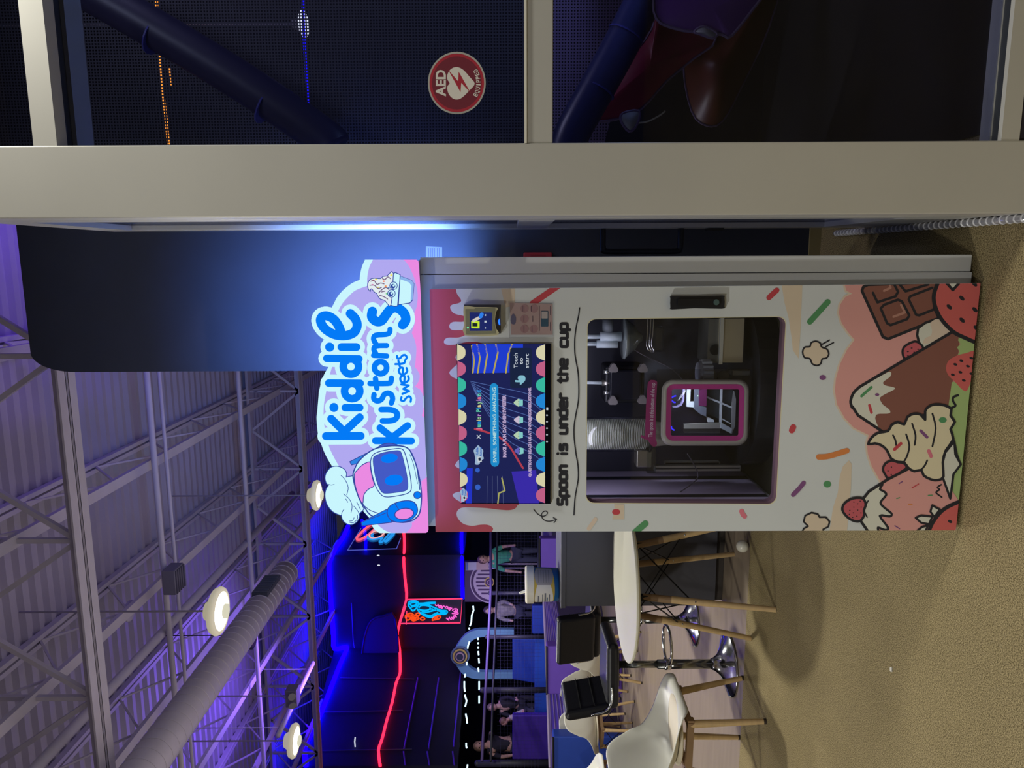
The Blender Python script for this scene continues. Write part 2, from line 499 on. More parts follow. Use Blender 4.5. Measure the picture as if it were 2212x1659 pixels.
q1, q2 = onZ(676, 1432, 4.2), onZ(600, 1590, 4.2)
cb = MB().tube([q1, q1.lerp(q2, .33), q1.lerp(q2, .66), q2], .03, 10)
for f_ in (.1, .9):
    a = q1.lerp(q2, f_); cb.cone(a, (a.x, a.y, ZD), .006)
tag(cb.build('conduit', steel, smooth=True), 'white conduit running into the depth next to the far lamp, lit blue', 'pipe')
MBq = at(634, 1503, 9.0)
t = thing('wall_speaker', 'small grey loudspeaker hanging under the roof near the far lamp', 'speaker', MBq)
MB().box(MBq + Vector((-.11, -.08, -.06)), MBq + Vector((.11, .08, .08))).build('case', mat('speaker_grey', (120, 118, 124), .5), t, bevel=.01)
MB().cone(MBq + Vector((0, 0, .08)), (MBq.x, MBq.y, ZD), .008).build('stem', steel_d, t)
for sx in (-1, 1): MB().cone(MBq + Vector((sx * .055, -.08, 0)), MBq + Vector((sx * .06, -.12, -.02)), .03, .045).build('horn', mat('speaker_horn', (150, 148, 150), .5), t)
# round ventilation duct with spiral seams, side grilles
ZC = 4.15; pa = onZ(474, 1435, ZC); XD = pa.x; RD = .15; YE = onX(612, 1238, XD).y
dt = thing('round_duct', 'long round spiral ventilation duct hanging below the roof', 'duct', (XD, 2, ZC))
Mx = Matrix.Rotation(-pi / 2, 4, 'X')
MB().cone((XD, 1.0, ZC), (XD, YE, ZC), RD, n=28).build('tube', mat('duct_metal', (206, 202, 206), .5, .05, var=.04), dt, smooth=True, bevel=0)
for k in range(60):
    y = 2.0 + k * .115
    if y < YE: MB().cone((XD, y, ZC), (XD, y + .012, ZC), RD + .0025, n=28).build('seam', mat('duct_metal'), dt, smooth=False)
b = MB().ball((XD, YE, ZC), RD, 20, (1, .45, 1)); b.build('end_cap', mat('duct_metal'), dt, smooth=True)
gx = MB(); Yg = onX(590, 1262, XD + RD).y
gx.box((XD + RD - .03, Yg - .26, ZC - .085), (XD + RD + .02, Yg + .2, ZC + .085)); gr = gx.build('grille', mat('grille_dark', (66, 70, 76), .6), dt)
for k in range(9):
    MB().box((XD + RD + .02, Yg - .25 + k * .05, ZC - .08), (XD + RD + .032, Yg - .225 + k * .05, ZC + .08)).build('fin', mat('grille_fin', (90, 95, 102), .5), gr)
# hanging speaker / disc lamps
q = at(570, 1372, 8.4)
q.z = 4.35
t = thing('hanging_speaker', 'black round loudspeaker hanging beside the duct', 'speaker', q)
MB().lathe([(.02, .16), (.10, .14), (.15, .05), (.155, 0), (.12, -.01), (.0, -.01)], q, 24).build('shell', mat('speaker_black', (40, 44, 54), .5), t, smooth=True)
MB().cone(q + Vector((0, 0, .15)), (q.x, q.y, ZD), .006).build('cable', mat('speaker_black'), t)
q = at(281, 1320, 6.9)
t = thing('ceiling_disc', 'unlit round white disc lamp hanging beside the girder', 'lamp', q)
MB().lathe([(.0, .03), (.07, .03), (.095, .015), (.1, 0), (.085, -.008), (0, -.01)], q, 28).build('diffuser', mat('disc_white', (205, 200, 215), .5), t, smooth=True)
MB().cone(q + Vector((0, 0, .03)), (q.x, q.y, ZD), .006).build('stem', steel_d, t)
q = at(375, 1250, 7.0)
t = thing('duct_outlet', 'square grey air outlet box hanging under the roof', 'vent', q)
MB().box(q + Vector((-.12, -.10, -.06)), q + Vector((.12, .10, .06))).build('box', mat('outlet', (120, 118, 130), .6), t, bevel=.008)
for k in range(5): MB().box(q + Vector((-.11, -.09 + k * .04, -.072)), q + Vector((.11, -.07 + k * .04, -.06))).build('fin', mat('outlet_fin', (96, 95, 108), .6), t)

# the three high bay lamps in view
for k, (p, lab) in enumerate(zip(LAMPS, ('large bright round high bay lamp over the café tables', 'round high bay lamp over the blue rope lit wall corner', 'round high bay lamp close beside the sign emblem hat'))):
    t = thing('high_bay_lamp', lab, 'lamp', p, group='round high bay lamps under the roof')
    R = (.195, .185, .18)[k]
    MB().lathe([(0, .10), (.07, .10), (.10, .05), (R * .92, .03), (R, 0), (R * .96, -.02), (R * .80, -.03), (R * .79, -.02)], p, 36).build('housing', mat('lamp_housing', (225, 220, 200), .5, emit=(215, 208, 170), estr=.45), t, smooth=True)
    MB().lathe([(R * .80, -.022), (R * .5, -.035), (0, -.045)], p, 32).build('lens', glow('lamp_lens', (255, 252, 226), 4.0), t, smooth=True)
    MB().lathe([(R * .3, -.05), (R * .3, -.07), (R * .12, -.075), (0, -.075)], p, 20).build('sensor_hub', glow('lamp_hub', (226, 222, 196), .9), t, smooth=True)
    MB().cone(p + Vector((0, 0, .09)), (p.x, p.y, ZD), .008).build('cable', steel_d, t)

# ------------------------------------------------------------------ setting: dark partition behind the machine
YP = 3.42
navy = mat('partition_navy', (52, 56, 68), .62, var=.06, scale=5, spec=.25)
pl = onY(300, 803, YP).x; pt_ = onY(52, 640, YP).z
r_x, r_z = .05, .19
pr = onY(1106, 400, YP).x
out = [(pl, 0), (pr, 0), (pr, pt_)]
for k in range(13):
    a = pi / 2 + (pi / 2) * k / 12
    out.append((pl + .09 + .09 * cos(a), pt_ - .20 + .20 * sin(a)))
part = MB().prism([(x, YP, z) for x, z in out], (0, .12, 0)).build('wall_partition', navy)
structure(part)
zb = onY(1766, 520, YP).z
structure(MB().box((pl + .01, YP - .012, 0), (pr, YP, .05)).build('baseboard_partition', mat('base_tan', (150, 138, 96), .6)))

# ------------------------------------------------------------------ setting: shop front on the right
YS = 2.025                                # face of the frames
alu = mat('frame_cream', (214, 213, 206), .4, .3, var=.03, scale=3, spec=.4)
alu_d = mat('frame_groove', (40, 44, 52), .6)
DF = .11                                  # depth of the frames
xm0 = onY(1106, 466.5, YS).x; xm1 = onY(1106, 309, YS).x; XR = 3.2
win = st_empty('window_1')
MB().box((xm0, YS, 0), (xm1, YS + DF, 4.6)).build('mullion', alu, win, bevel=.004)
z_h0 = onY(121, 312, YS).z; z_h1 = onY(70, 312, YS).z
z_t0 = onY(1194, 300, YS).z; z_t1 = onY(1138, 300, YS).z
z_b1 = onY(2165, 303, YS).z; z_b0 = onY(2204, 303, YS).z
def rail(name, z0, z1, y1, y2, y3):
    MB().box((xm1, YS + .004, z0), (XR, YS + y1, z1)).build(name, alu, win)
    MB().box((xm1, YS + y1, z0 + .012), (XR, YS + y2, z1 - .004)).build(name + '_groove', alu_d, win)
    MB().box((xm1, YS + y2, z0), (XR, YS + y3, z1)).build(name, alu, win)
MB().box((xm1, YS + .004, z_t0), (XR, YS + DF, z_t1)).build('mid_rail', alu, win, bevel=.003)
MB().box((xm1, YS + .0, z_t1), (XR, YS + .02, z_t1 + .006)).build('glazing_bead', mat('highlight_bright', (240, 238, 225), .3), win)  # bright strip built in for the highlight on the rail's top edge
rail('header', z_h0, z_h1, .052, .10, .185)
rail('bottom_rail', z_b0, z_b1, .02, .052, .10)
MB().box((xm1, YS + .03, 0), (XR, YS + DF, z_b0)).build('plinth', mat('plinth_dark', (60, 56, 70), .7), win)
pane = glass('shop_glass', (205, 208, 220), .035)
MB().box((xm1, YS + .052, z_b1), (XR, YS + .058, z_t0)).build('lower_pane', pane, win)
MB().box((xm1, YS + .052, z_t1), (XR, YS + .058, z_h0)).build('upper_pane', pane, win)
MB().box((xm1, YS + .052, z_h1), (XR, YS + .058, 4.6)).build('top_pane', pane, win)

# sticker on the upper pane
stk = thing('aed_sticker', 'round maroon sticker with white heart and lightning bolt on the glass', 'sticker', onY(987, 179, YS + .05))
S = Surf(YS + .0515, stk)
def c8(*p): return [(900 + x / 9.76, 90 + y / 9.76) for x, y in p]
S.art('rim', [disc(c8((847, 870))[0], 62.5, 48, 67.5)], mat('sticker_grey', (176, 176, 170), .5))
S.art('red_ring', [disc(c8((847, 870))[0], 59, 48, 63.5)], mat('sticker_red', (176, 44, 62), .5))
S.art('maroon_disc', [disc(c8((847, 870))[0], 53.5, 48, 57.5)], mat('sticker_maroon', (118, 40, 56), .5))
heart = smooth(c8((695, 878), (650, 800), (643, 720), (690, 610), (780, 545), (880, 540), (990, 600), (1110, 735), (1225, 885), (1110, 1030), (970, 1170), (860, 1220), (760, 1195), (680, 1110), (645, 1000), (655, 930)), True, 3)
S.art('heart', [heart], mat('sticker_white', (226, 222, 214), .5))
S.art('bolt', [c8((655, 580), (875, 835), (885, 630), (1110, 1030), (1155, 1095), (940, 870), (925, 1065), (690, 640))], mat('sticker_red'))
wt = mat('sticker_white')
S.art('lettering', text_polys('AED', c8((607, 1155))[0], c8((607, 595))[0], 20.5, .035, 1.02), wt)
cx, cy = c8((760, 870))[0]
L8 = 'EQUIPPED'
polys = []
for i, ch in enumerate(L8):
    a = radians(-27 + 54 * i / 7)
    r0 = 61.5; hw = 3.0 if ch != 'I' else 1.2
    ctr = (cx + r0 * cos(a) * .98, cy - r0 * sin(a) * 1.0)
    tx, ty = -sin(a), -cos(a)
    polys += text_polys(ch, (ctr[0] - tx * hw, ctr[1] - ty * hw), (ctr[0] + tx * hw, ctr[1] + ty * hw), 9.5, .02)
S.art('lettering', polys, wt)

# open glass door, swung into the hall, seen along its edge
door = st_empty('door_1')
y0 = YS + DF + .02; y1 = 2.95; xd0 = onY(1106, 496.0, y1).x; xd1 = xd0 + .045
zt = 2.95
for a, b2 in ((y0, y0 + .10), (y1 - .10, y1)):
    MB().box((xd0, a, .02), (xd1, b2, zt)).build('stile', alu, door, bevel=.003)
for z0, z1 in ((.02, .22), (z_t0 - .02, z_t1 + .02), (zt - .12, zt)):
    MB().box((xd0, y0 + .10, z0), (xd1, y1 - .10, z1)).build('rail', alu, door)
MB().box((xd0 + .018, y0 + .10, .22), (xd0 + .024, y1 - .10, z_t0 - .02)).build('pane', pane, door)
MB().box((xd0 + .018, y0 + .10, z_t1 + .02), (xd0 + .024, y1 - .10, zt - .12)).build('pane', pane, door)
yh = y1 - .05
ha, hb = onY(1302, 525, yh).z, onY(1470, 525, yh).z
xh = onY(1390, 543, yh).x
MB().tube(smooth([(xd0, yh, ha), (xd0 - .03, yh, ha), (xh + .012, yh, ha - .002), (xh, yh, ha - .02), (xh, yh, (ha + hb) / 2), (xh, yh, hb + .02), (xh + .012, yh, hb + .002), (xd0 - .03, yh, hb), (xd0, yh, hb)], False, 4), .0115, 10).build('pull_handle', mat('handle_black', (46, 50, 58), .35, .4), door, smooth=True)
MB().box((xd0 - .01, yh - .02, hb - .16), (xd0, yh + .03, hb - .10)).build('lock', mat('handle_black'), door)
# things on the partition between the door and the machine
q0 = onY(920, 532, YP - .004); q1 = onY(955, 562, YP - .004)
nt_ = thing('paper_notice', 'white printed paper notice taped on the dark wall beside the sign', 'notice', q0)
S = Surf(YP - .003, nt_)
S.art('sheet', [[(920, 532), (955, 533.5), (955, 566), (920, 566)]], mat('paper', (112, 112, 122), .8))
S.art('print', [[(x, 536), (x + 1.5, 536), (x + 1.5, 560), (x, 560)] for x in (925, 930, 934, 938, 944, 948)], mat('print_grey', (70, 70, 84), .8))
rd = onY(1161, 552, YP - .03)
t = thing('fire_alarm_box', 'dark red box mounted on the dark wall above the door handle', 'box', rd)
a, b2 = onY(1131, 564, YP - .05), onY(1193, 545, YP - .05)
MB().box((a.x, YP - .05, b2.z), (b2.x, YP - .001, a.z)).build('case', mat('box_red', (168, 40, 52), .5), t, bevel=.006)
MB().box((a.x + .01, YP - .054, b2.z + .03), (b2.x - .012, YP - .05, a.z - .03)).build('cover', mat('box_red2', (140, 30, 42), .4), t)
# ribbed clear rope light along the foot of the door
t = thing('rope_light_strip', 'clear ribbed rope light strip lying on the carpet along the open door', 'rope light', (xd0, y0, 0))
MB().tube([(xd0 - .012, 2.03 + .3 * k, .014) for k in range(5)], .011, 10).build('tube', mat('rope_clear', (170, 170, 176), .15, .3, coat=.6), t, smooth=True)
for k in range(40):
    y = 2.04 + k * .03
    MB().cone((xd0 - .012, y, .014), (xd0 - .012, y + .006, .014), .0135, n=10).build('rib', mat('rope_rib', (225, 225, 230), .2), t, smooth=True)
# ------------------------------------------------------------------ the soft serve machine
_a = onZ(2119, 612, .012); YK = _a.y                       # face of the door panel
white = mat('wrap_white', (224, 231, 235), .42, var=.02, scale=4, spec=.35)
cabm = mat('cabinet_grey', (206, 210, 216), .45, var=.03, scale=3)
dark = mat('cabin_dark', (34, 36, 44), .55)
PA, PB, PC, PD = (928, 625), (2118, 612), (2065, 1145.5), (941, 1149)   # outline of the panel in the photograph
EDGE = [PA, PB, PC, PD]
base = onZ(2092, 880, 0)
K = thing('ice_cream_machine', 'tall white self-serve ice cream machine with dessert print and touch screen', 'vending machine', (base.x, YK + .3, 0))
DT = .045
xl = onY(1500, 1147, YK).x; xr = onY(1500, 619, YK).x
ztop = onY(934, 880, YK).z
xb = onY(1500, 553, YK + .05).x; ZB = onY(909, 600, YK + .06).z
# cabinet: hollow behind the window
YB = YK + .74
z0 = onY(2098, 580, YK + .05).z
wy0, wy1 = onY(1480, 1090, YK).x - .03, onY(1480, 680, YK).x + .03
wz0, wz1 = onY(1700, 880, YK).z - .03, onY(1262, 880, YK).z + .03
MB().box((xl + .004, YK + DT, z0), (wy0, YB, ZB)).build('side_panel', cabm, K)
MB().box((wy1, YK + DT, z0), (xb - .052, YB, ZB)).build('side_panel', cabm, K)
MB().box((xb - .05, YK + .05, z0), (xb, YB, ZB)).build('side_flange', mat('flange_grey', (216, 220, 224), .42, var=.03, scale=3), K, bevel=.003)
MB().box((wy0, YK + DT, z0), (wy1, YB, wz0)).build('lower_cabinet', cabm, K)
MB().box((wy0, YK + DT, wz1), (wy1, YB, ZB)).build('upper_cabinet', cabm, K)
inner = mat('cabin_wall', (72, 74, 86), .35, .3)
MB().box((wy0, YB - .28, wz0), (wy1, YB - .27, wz1)).build('cabin_back', inner, K)
lv = mat('cabin_violet_sheen', (206, 194, 226), .45)
for k, (a, b2, mm) in enumerate(((.0, .10, lv), (.10, .13, dark), (.13, .30, lv), (.30, .34, dark), (.34, .41, lv))):  # pale violet and dark bands paint a reflection onto the inner wall
    MB().box((wy0, YK + DT + a, wz0 + .02), (wy0 + .006, YK + DT + b2, wz1)).build('inner_wall_strip', mm, K)
MB().box((wy1 - .006, YK + DT, wz0), (wy1, YB - .28, wz1)).build('inner_wall_strip', inner, K)
MB().box((wy0, YK + DT + .004, wz0), (wy1, YB - .28, wz0 + .004)).build('cabin_floor', mat('cabin_floor', (60, 60, 46), .45), K)
zfl = onY(1636, 880, YK + .12).z
MB().lathe([(0, wz0), (.29, wz0), (.29, zfl), (0, zfl)], ((wy0 + wy1) / 2 + .03, YK + .36, 0), 48, sy=.9).build('round_deck', mat('deck_dark', (58, 60, 66), .35, .5), K)
# feet
for sx in (xl + .08, xr - .08):
    for sy in (YK + .12, YB - .1):
        MB().cone((sx, sy, 0), (sx, sy, z0 + .01), .028, .02).build('foot', dark, K)
# door panel with a rounded window opening, built as a frame
def rrect(x0, y0, x1, y1, r, n=5):
    o = []
    for (cx, cy, a0) in ((x1 - r, y1 - r, 0), (x0 + r, y1 - r, 90), (x0 + r, y0 + r, 180), (x1 - r, y0 + r, 270)):
        for k in range(n + 1):
            a = radians(a0 + 90 * k / n); o.append((cx + r * cos(a), cy + r * sin(a)))
    return o
def warp(p):      # unit square of the window -> photograph
    u, v = p
    q = [(1269.5, 690), (1697.5, 684.5), (1675.5, 1088.5), (1266.5, 1086)]
    a = [q[0][i] * (1 - u) * (1 - v) + q[1][i] * u * (1 - v) + q[2][i] * u * v + q[3][i] * (1 - u) * v for i in (0, 1)]
    return tuple(a)
WIN = [warp(p) for p in rrect(0, 0, 1, 1, .042, 6)]
nW = len(WIN)
wc = (sum(p[0] for p in WIN) / nW, sum(p[1] for p in WIN) / nW)
b = MB()
_pts = [onY(p[0], p[1], YK) for p in EDGE + WIN]
_tri = tessellate_polygon([_pts[:4], _pts[4:]])
b.add(_pts, [tuple(t) for t in _tri])
def wall_loop(loop, y0_, y1_, inv=False):
    n = len(loop); P0 = [onY(p[0], p[1], y0_) for p in loop]
    P1 = [Vector((p.x, y1_, p.z)) for p in P0]
    b.add(P0 + P1, [(i, (i + 1) % n, n + (i + 1) % n, n + i) for i in range(n)])
wall_loop(EDGE, YK, YK + DT)
door_panel = b.build('door_panel', white, K)
b = MB(); wall_loop(WIN, YK, YK + DT); b.build('window_reveal', mat('reveal_dark', (120, 92, 102), .5), K)
# pale edging of the window, the pane
rim = [[WIN[k], WIN[(k + 1) % nW], tuple(WIN[(k + 1) % nW][i] + (WIN[(k + 1) % nW][i] - wc[i]) * .008 for i in (0, 1)), tuple(WIN[k][i] + (WIN[k][i] - wc[i]) * .008 for i in (0, 1))] for k in range(nW)]
S = Surf(YK, door_panel, EDGE)
DPK = S
S.art('window_edging', rim, mat('edging_cream', (236, 232, 196), .35))
MB().flat([onY(p[0], p[1], YK + .022) for p in WIN]).build('window_pane', glass('cabin_glass', (222, 224, 232), .045), K)
MB().prism([(*onY(p[0], p[1], YK + DT - .002).xz,) and Vector((onY(p[0], p[1], YK).x, YK + .006, onY(p[0], p[1], YK).z)) for p in ((2066, 1145), (2064.5, 1145.2), (2116, 612), (2117.5, 612))], (0, .03, 0)).build('panel_foot_edge', white, K)

# ---- printed wrap on the door panel
w_pink = mat('print_pink', (238, 174, 170), .45)
w_hot = mat('print_rose', (200, 84, 102), .45)
w_pale = mat('print_pale', (236, 218, 200), .45)
w_beige = mat('print_beige', (232, 216, 194), .45)
w_brown = mat('print_brown', (146, 96, 86), .45)
w_brownl = mat('print_brown_light', (196, 146, 132), .45)
w_cream = mat('print_cream', (240, 230, 196), .45)
w_milk = mat('print_milk', (232, 234, 222), .45)
w_ink = mat('print_ink', (42, 44, 54), .45)
w_red = mat('print_red', (212, 78, 90), .45)
w_melon = mat('print_melon', (224, 110, 108), .45)
w_berry = mat('print_berry', (212, 104, 116), .45)
w_green = mat('print_green', (92, 162, 110), .45)
w_lime = mat('print_lime', (178, 206, 138), .45)
w_purple = mat('print_purple', (138, 88, 144), .45)
w_orange = mat('print_orange', (234, 146, 84), .45)
w_rosel = mat('print_pink_light', (236, 132, 152), .45)
c3 = crop(920, 600, 5.924); c4 = crop(920, 860, 5.529); c6 = crop(1240, 840, 4.608)
k7 = crop(1660, 600, 4.608); k8 = crop(1660, 860, 4.608)
def fill(name, pts, m, line=0, ink=None, sm=False, new=True):
    q = smooth(pts, True, 4) if sm else pts
    S.art(name, [q], m, new=new)
    if line: S.art('outline', stroke(q, line, True, n=8), ink or w_ink)
def line(name, pts, w_, m=None, sm=True, parent=None):
    q = smooth(pts, False, 4) if sm and len(pts) > 2 else pts
    S.art(name, stroke(q, w_, n=10), m or w_ink)
# melting pink icing along the top
drip = [(900, 600)] + c3((385, 120)) + smooth(c3((385, 150), (400, 210), (450, 285), (425, 322), (335, 345), (310, 385), (345, 445), (400, 470), (480, 487), (540, 520), (480, 562), (345, 565), (298, 615), (335, 668), (480, 672), (520, 720), (420, 764), (275, 768), (230, 820), (270, 857), (400, 852), (500, 826), (620, 820), (720, 838), (760, 870), (640, 900)), False, 4) \
    + [(1010, 770), (1010, 1080)] + smooth(c4((700, 1240), (1080, 1262), (1090, 1285), (1070, 1315), (1010, 1337), (900, 1335), (700, 1312), (460, 1306), (388, 1332), (366, 1385), (388, 1445), (450, 1502), (550, 1526), (650, 1512), (740, 1514), (795, 1545), (800, 1575), (780, 1600)), False, 4) + c4((700, 1640)) + [(900, 1165)]
S.art('icing_drip', [drip], w_hot)
for q in (c4((420, 1130), (362, 1126), (318, 1160), (368, 1214), (420, 1230)), c4((400, 738), (358, 778), (352, 812), (410, 838)), c3((420, 1110), (342, 1160), (300, 1216), (340, 1268), (420, 1286)), c3((410, 970), (378, 1018), (410, 1072))):
    S.art('icing_gap', [smooth(q, True, 3)], white)
# pale splashes
for q in (k7((130, 60), (160, 250), (200, 400), (230, 600), (242, 720), (300, 805), (320, 500), (338, 60)),
          k8((800, 620), (828, 655), (820, 900), (780, 1340), (605, 1340), (640, 1100), (690, 940), (710, 780), (740, 680)),
          c6((400, 1150), (500, 1150), (498, 1300), (380, 1300), (404, 1200)),
          [(1082, 622), (1112, 622), (1112, 660), (1092, 664)]):
    S.art('splash', [q], w_beige)
S.art('sprinkle', stroke([(1272, 1142), (1286, 1122)], 9), w_pale)
# pink cloud behind the sweets
cloud = k7((750, 40), (775, 130), (835, 158), (765, 190), (712, 270), (700, 350), (728, 450), (790, 540), (858, 618), (780, 720), (712, 860), (672, 1000), (660, 1120), (682, 1260)) + k8((760, 200), (850, 295), (998, 368), (978, 460), (990, 560), (1030, 680), (1115, 830))
S.art('cloud_rim', stroke(cloud, 8, n=8), w_pale)
S.art('cloud', [cloud + k8((1500, 900)) + k7((2100, 1200), (2100, 40))], w_pink)
# chocolate bar
fill('chocolate_bar', k7((930, 130), (945, 90), (990, 70), (1700, 40), (1650, 300), (1700, 405), (1190, 610), (1140, 590)), w_brown, 6.2)
for q, cl in ((k7((1040, 150), (1085, 245), (1265, 185), (1290, 140), (1255, 72)), 0), (k7((1310, 72), (1365, 135), (1590, 66)), 0),
              (k7((1118, 305), (1150, 270), (1290, 218), (1330, 238), (1402, 375), (1380, 412), (1215, 472), (1180, 452)), 1), (k7((1630, 100), (1410, 185), (1396, 215), (1470, 368), (1500, 374), (1640, 318)), 0)):
    S.art('chocolate_square', stroke(q, 5.6, bool(cl), n=8), w_ink, new=False)
for q in (k7((1150, 130), (1215, 100), (1210, 80)), k7((1245, 388), (1360, 345), (1320, 270))):
    S.art('highlight', stroke(q, 5, n=8), w_brownl, new=False)
# rolled wafer, berry, lime ground
fill('wafer_roll', k7((1480, 570), (1490, 500), (1560, 450), (1700, 400), (1840, 535), (1545, 710), (1500, 650)), w_milk, 5.5)
S.art('wafer_patch', [smooth(k7((1612, 450), (1700, 412), (1822, 530), (1560, 665), (1556, 605), (1615, 575), (1628, 520)), True, 3)], w_pale)
fill('berry', smooth(k7((1335, 750), (1350, 690), (1420, 645), (1480, 638), (1540, 700), (1455, 765), (1365, 808)), True, 3), w_berry, 5)
S.art('seed', [disc(p, 2.4, 8, 1.3) for p in k7((1425, 700), (1490, 712), (1388, 735), (1452, 742), (1388, 778), (1430, 770))], w_ink)
# chocolate ice pop
pop = k7((1845, 530), (1545, 708), (1360, 815), (910, 1085)) + smooth(k7((905, 1088), (845, 1150), (818, 1230), (832, 1290)) + k8((838, 88), (890, 170)), False, 4) + k8((1130, 330), (1400, 420), (1850, 300)) + k7((1830, 1050), (1900, 700), (1900, 590))
fill('ice_pop', pop, w_brown)
lime1 = k7((1895, 592), (1960, 590), (2080, 640), (2060, 780), (1870, 785), (1902, 742), (1878, 692), (1912, 660), (1888, 625))
lime2 = k7((1825, 1040), (2040, 1010)) + k8((2000, 100), (1900, 1060), (1815, 1020), (1800, 880), (1840, 440), (1790, 90))
S.art('lime_ground', [lime1, lime2], w_lime)
fill('vanilla_drip', k7((915, 1090), (1195, 936)) + smooth(k7((1195, 936), (1222, 945), (1210, 985), (1142, 1040), (1165, 1072), (1245, 1090), (1252, 1112), (1150, 1165), (1108, 1200), (1130, 1250)) + k8((1140, 65), (1205, 118), (1200, 152), (1090, 158), (1064, 190), (1070, 230), (1098, 300)), False, 4) + k8((880, 165), (832, 75)) + k7((818, 1230), (850, 1145)), w_milk)
S.art('outline', stroke(pop[:len(pop) - 5], 6.2, n=8), w_ink)
S.art('sprinkle', stroke(k7((926, 1178), (1024, 1090)), 6), w_green)
S.art('sprinkle', [disc(k7((1082, 1163))[0], 4.8, 10, 3.2)], w_purple, new=False)
S.art('sprinkle', stroke(k8((1005, 72), (1025, 143)), 6), w_red, new=False)
# strawberry by the lime ground
fill('strawberry', k7((1768, 905), (1788, 832), (1862, 780), (1960, 752), (2060, 740), (2040, 930), (1985, 1110), (1935, 1118), (1850, 1030), (1790, 970)), w_melon, sm=True)
S.art('seed', [disc(p, 4.6, 8, 2.8, .3) for p in k7((1860, 862), (1920, 826), (1985, 880), (1835, 965), (1910, 940), (1945, 1022), (2020, 800), (2020, 955))], w_ink)
line('squiggle', k7((1885, 1170), (1840, 1190), (1838, 1230), (1862, 1272)) + k8((1828, 95)), 5)
# melon at the upper corner
mel = [(p[0], p[1]) for p in k7((1700, 20), (1645, 200), (1700, 380), (1830, 530), (1960, 600), (2090, 655), (2160, 300), (2130, 20))]
S.art('melon', [mel], w_melon)
S.art('outline', stroke(smooth(k7((1690, 40), (1645, 200), (1700, 380), (1830, 530), (1960, 600), (2090, 655)), False, 5), 8.6, n=8), w_ink)
S.art('seed', [disc(p, 7.2, 10, 4.2, .75) for p in k7((1925, 203), (1800, 290), (1928, 422), (2055, 318), (2068, 500), (2052, 62))], w_ink)
S.art('melon_leaf', [k7((1790, 40), (1840, 115), (1890, 40))], w_milk)
S.art('outline', stroke(k7((1775, 55), (1836, 122), (1895, 55)), 6, n=8), w_ink)
# pink ice pop, lower corner
fill('pink_ice_pop', k8((1390, 705), (1190, 808), (1000, 930), (945, 1010), (960, 1110), (920, 1220), (1000, 1340), (1620, 1340), (1900, 1030), (1800, 880), (1735, 780), (1600, 780), (1500, 700)), w_pink)
crm = k8((1135, 862), (1110, 905), (1150, 930), (1172, 965), (1115, 1040), (1160, 1095), (1226, 1150), (1205, 1178), (1108, 1172), (1190, 1288), (1160, 1312), (1090, 1288), (1105, 1340), (1000, 1340), (920, 1220), (962, 1110), (945, 1005), (1000, 930))
crm = smooth(crm[:13], False, 3) + crm[13:]
S.art('cream_drip', [crm], w_milk)
S.art('outline', stroke(crm[:37], 5, n=8) + stroke(k8((1390, 705), (1190, 808), (1000, 930), (940, 1005)), 6, n=8) + stroke(k8((920, 1225), (1000, 1340)), 6, n=8), w_ink)
fill('berry', smooth(k8((735, 1110), (760, 1045), (840, 998), (935, 998), (968, 1055), (950, 1120), (955, 1160), (915, 1222), (850, 1222), (780, 1180)), True, 3), w_berry, 5.4)
S.art('seed', [disc(p, 1.7, 6, 1.2) for p in k8((850, 1035), (913, 1025), (888, 1052), (850, 1085), (923, 1085), (810, 1117), (888, 1115), (845, 1142), (920, 1143), (805, 1157), (880, 1175), (838, 1188))], w_ink)
S.art('berry_leaf', stroke(k8((992, 1022), (962, 1078)), 3, n=6) + stroke(k8((955, 1130), (982, 1186)), 3, n=6), w_ink, new=False)
for a, b2, mm in (((1300, 851), (1334, 830), w_purple), ((1430, 893), (1495, 855), w_red), ((1276, 999), (1306, 991), w_green), ((1590, 968), (1630, 966), w_green), ((1395, 1057), (1430, 1057), w_orange), ((1258, 1270), (1306, 1300), w_purple)):
    S.art('sprinkle', stroke(k8(a, b2), 2.4, n=6), mm, new=False)
line('squiggle', k8((1720, 862), (1682, 888), (1702, 912), (1668, 940), (1725, 986)), 3.4)
# whipped cream, with the bowl under it
fill('bowl', k8((1735, 640), (1760, 540), (1850, 430), (1860, 560), (1915, 660), (1840, 760), (1810, 1000), (1735, 790)), w_milk, 5)
fill('bowl_leaf', k8((1862, 440), (1885, 560), (1920, 655), (1862, 580), (1848, 520)), w_ink)
whip = k8((993, 458), (1030, 390), (1095, 345), (1190, 328), (1225, 268), (1290, 240), (1352, 262), (1382, 190), (1450, 155), (1515, 165), (1560, 215), (1560, 130), (1600, 82), (1665, 62), (1750, 72), (1820, 108), (1812, 175), (1855, 240), (1812, 310), (1840, 410), (1765, 520), (1735, 640), (1742, 780), (1690, 815), (1620, 810), (1545, 770), (1520, 715), (1450, 728), (1390, 692), (1350, 640), (1290, 635), (1220, 600), (1180, 520), (1125, 470), (1060, 450))
fill('whipped_cream', smooth(whip, True, 2), w_cream, 5.6)
for q in (((1240, 370), (1262, 415), (1272, 470)), ((1370, 360), (1402, 470), (1382, 570), (1345, 640)), ((1430, 255), (1464, 370), (1455, 465)), ((1632, 155), (1665, 300), (1632, 480)), ((1580, 620), (1560, 665), (1520, 715)), ((1540, 165), (1560, 220))):
    S.art('crease', stroke(smooth(k8(*q), False, 3), 4, n=8), w_ink, new=False)
for a, b2, ww, mm in (((1255, 510), (1318, 452), 7, w_red), ((1516, 326), (1578, 388), 6.6, w_purple), ((1596, 527), (1618, 578), 8, w_rosel)):
    S.art('sprinkle', stroke(k8(a, b2), ww), mm)
S.art('sprinkle', [disc(k8((1735, 218))[0], 8.6, 14, 6.4)], w_green, new=False)
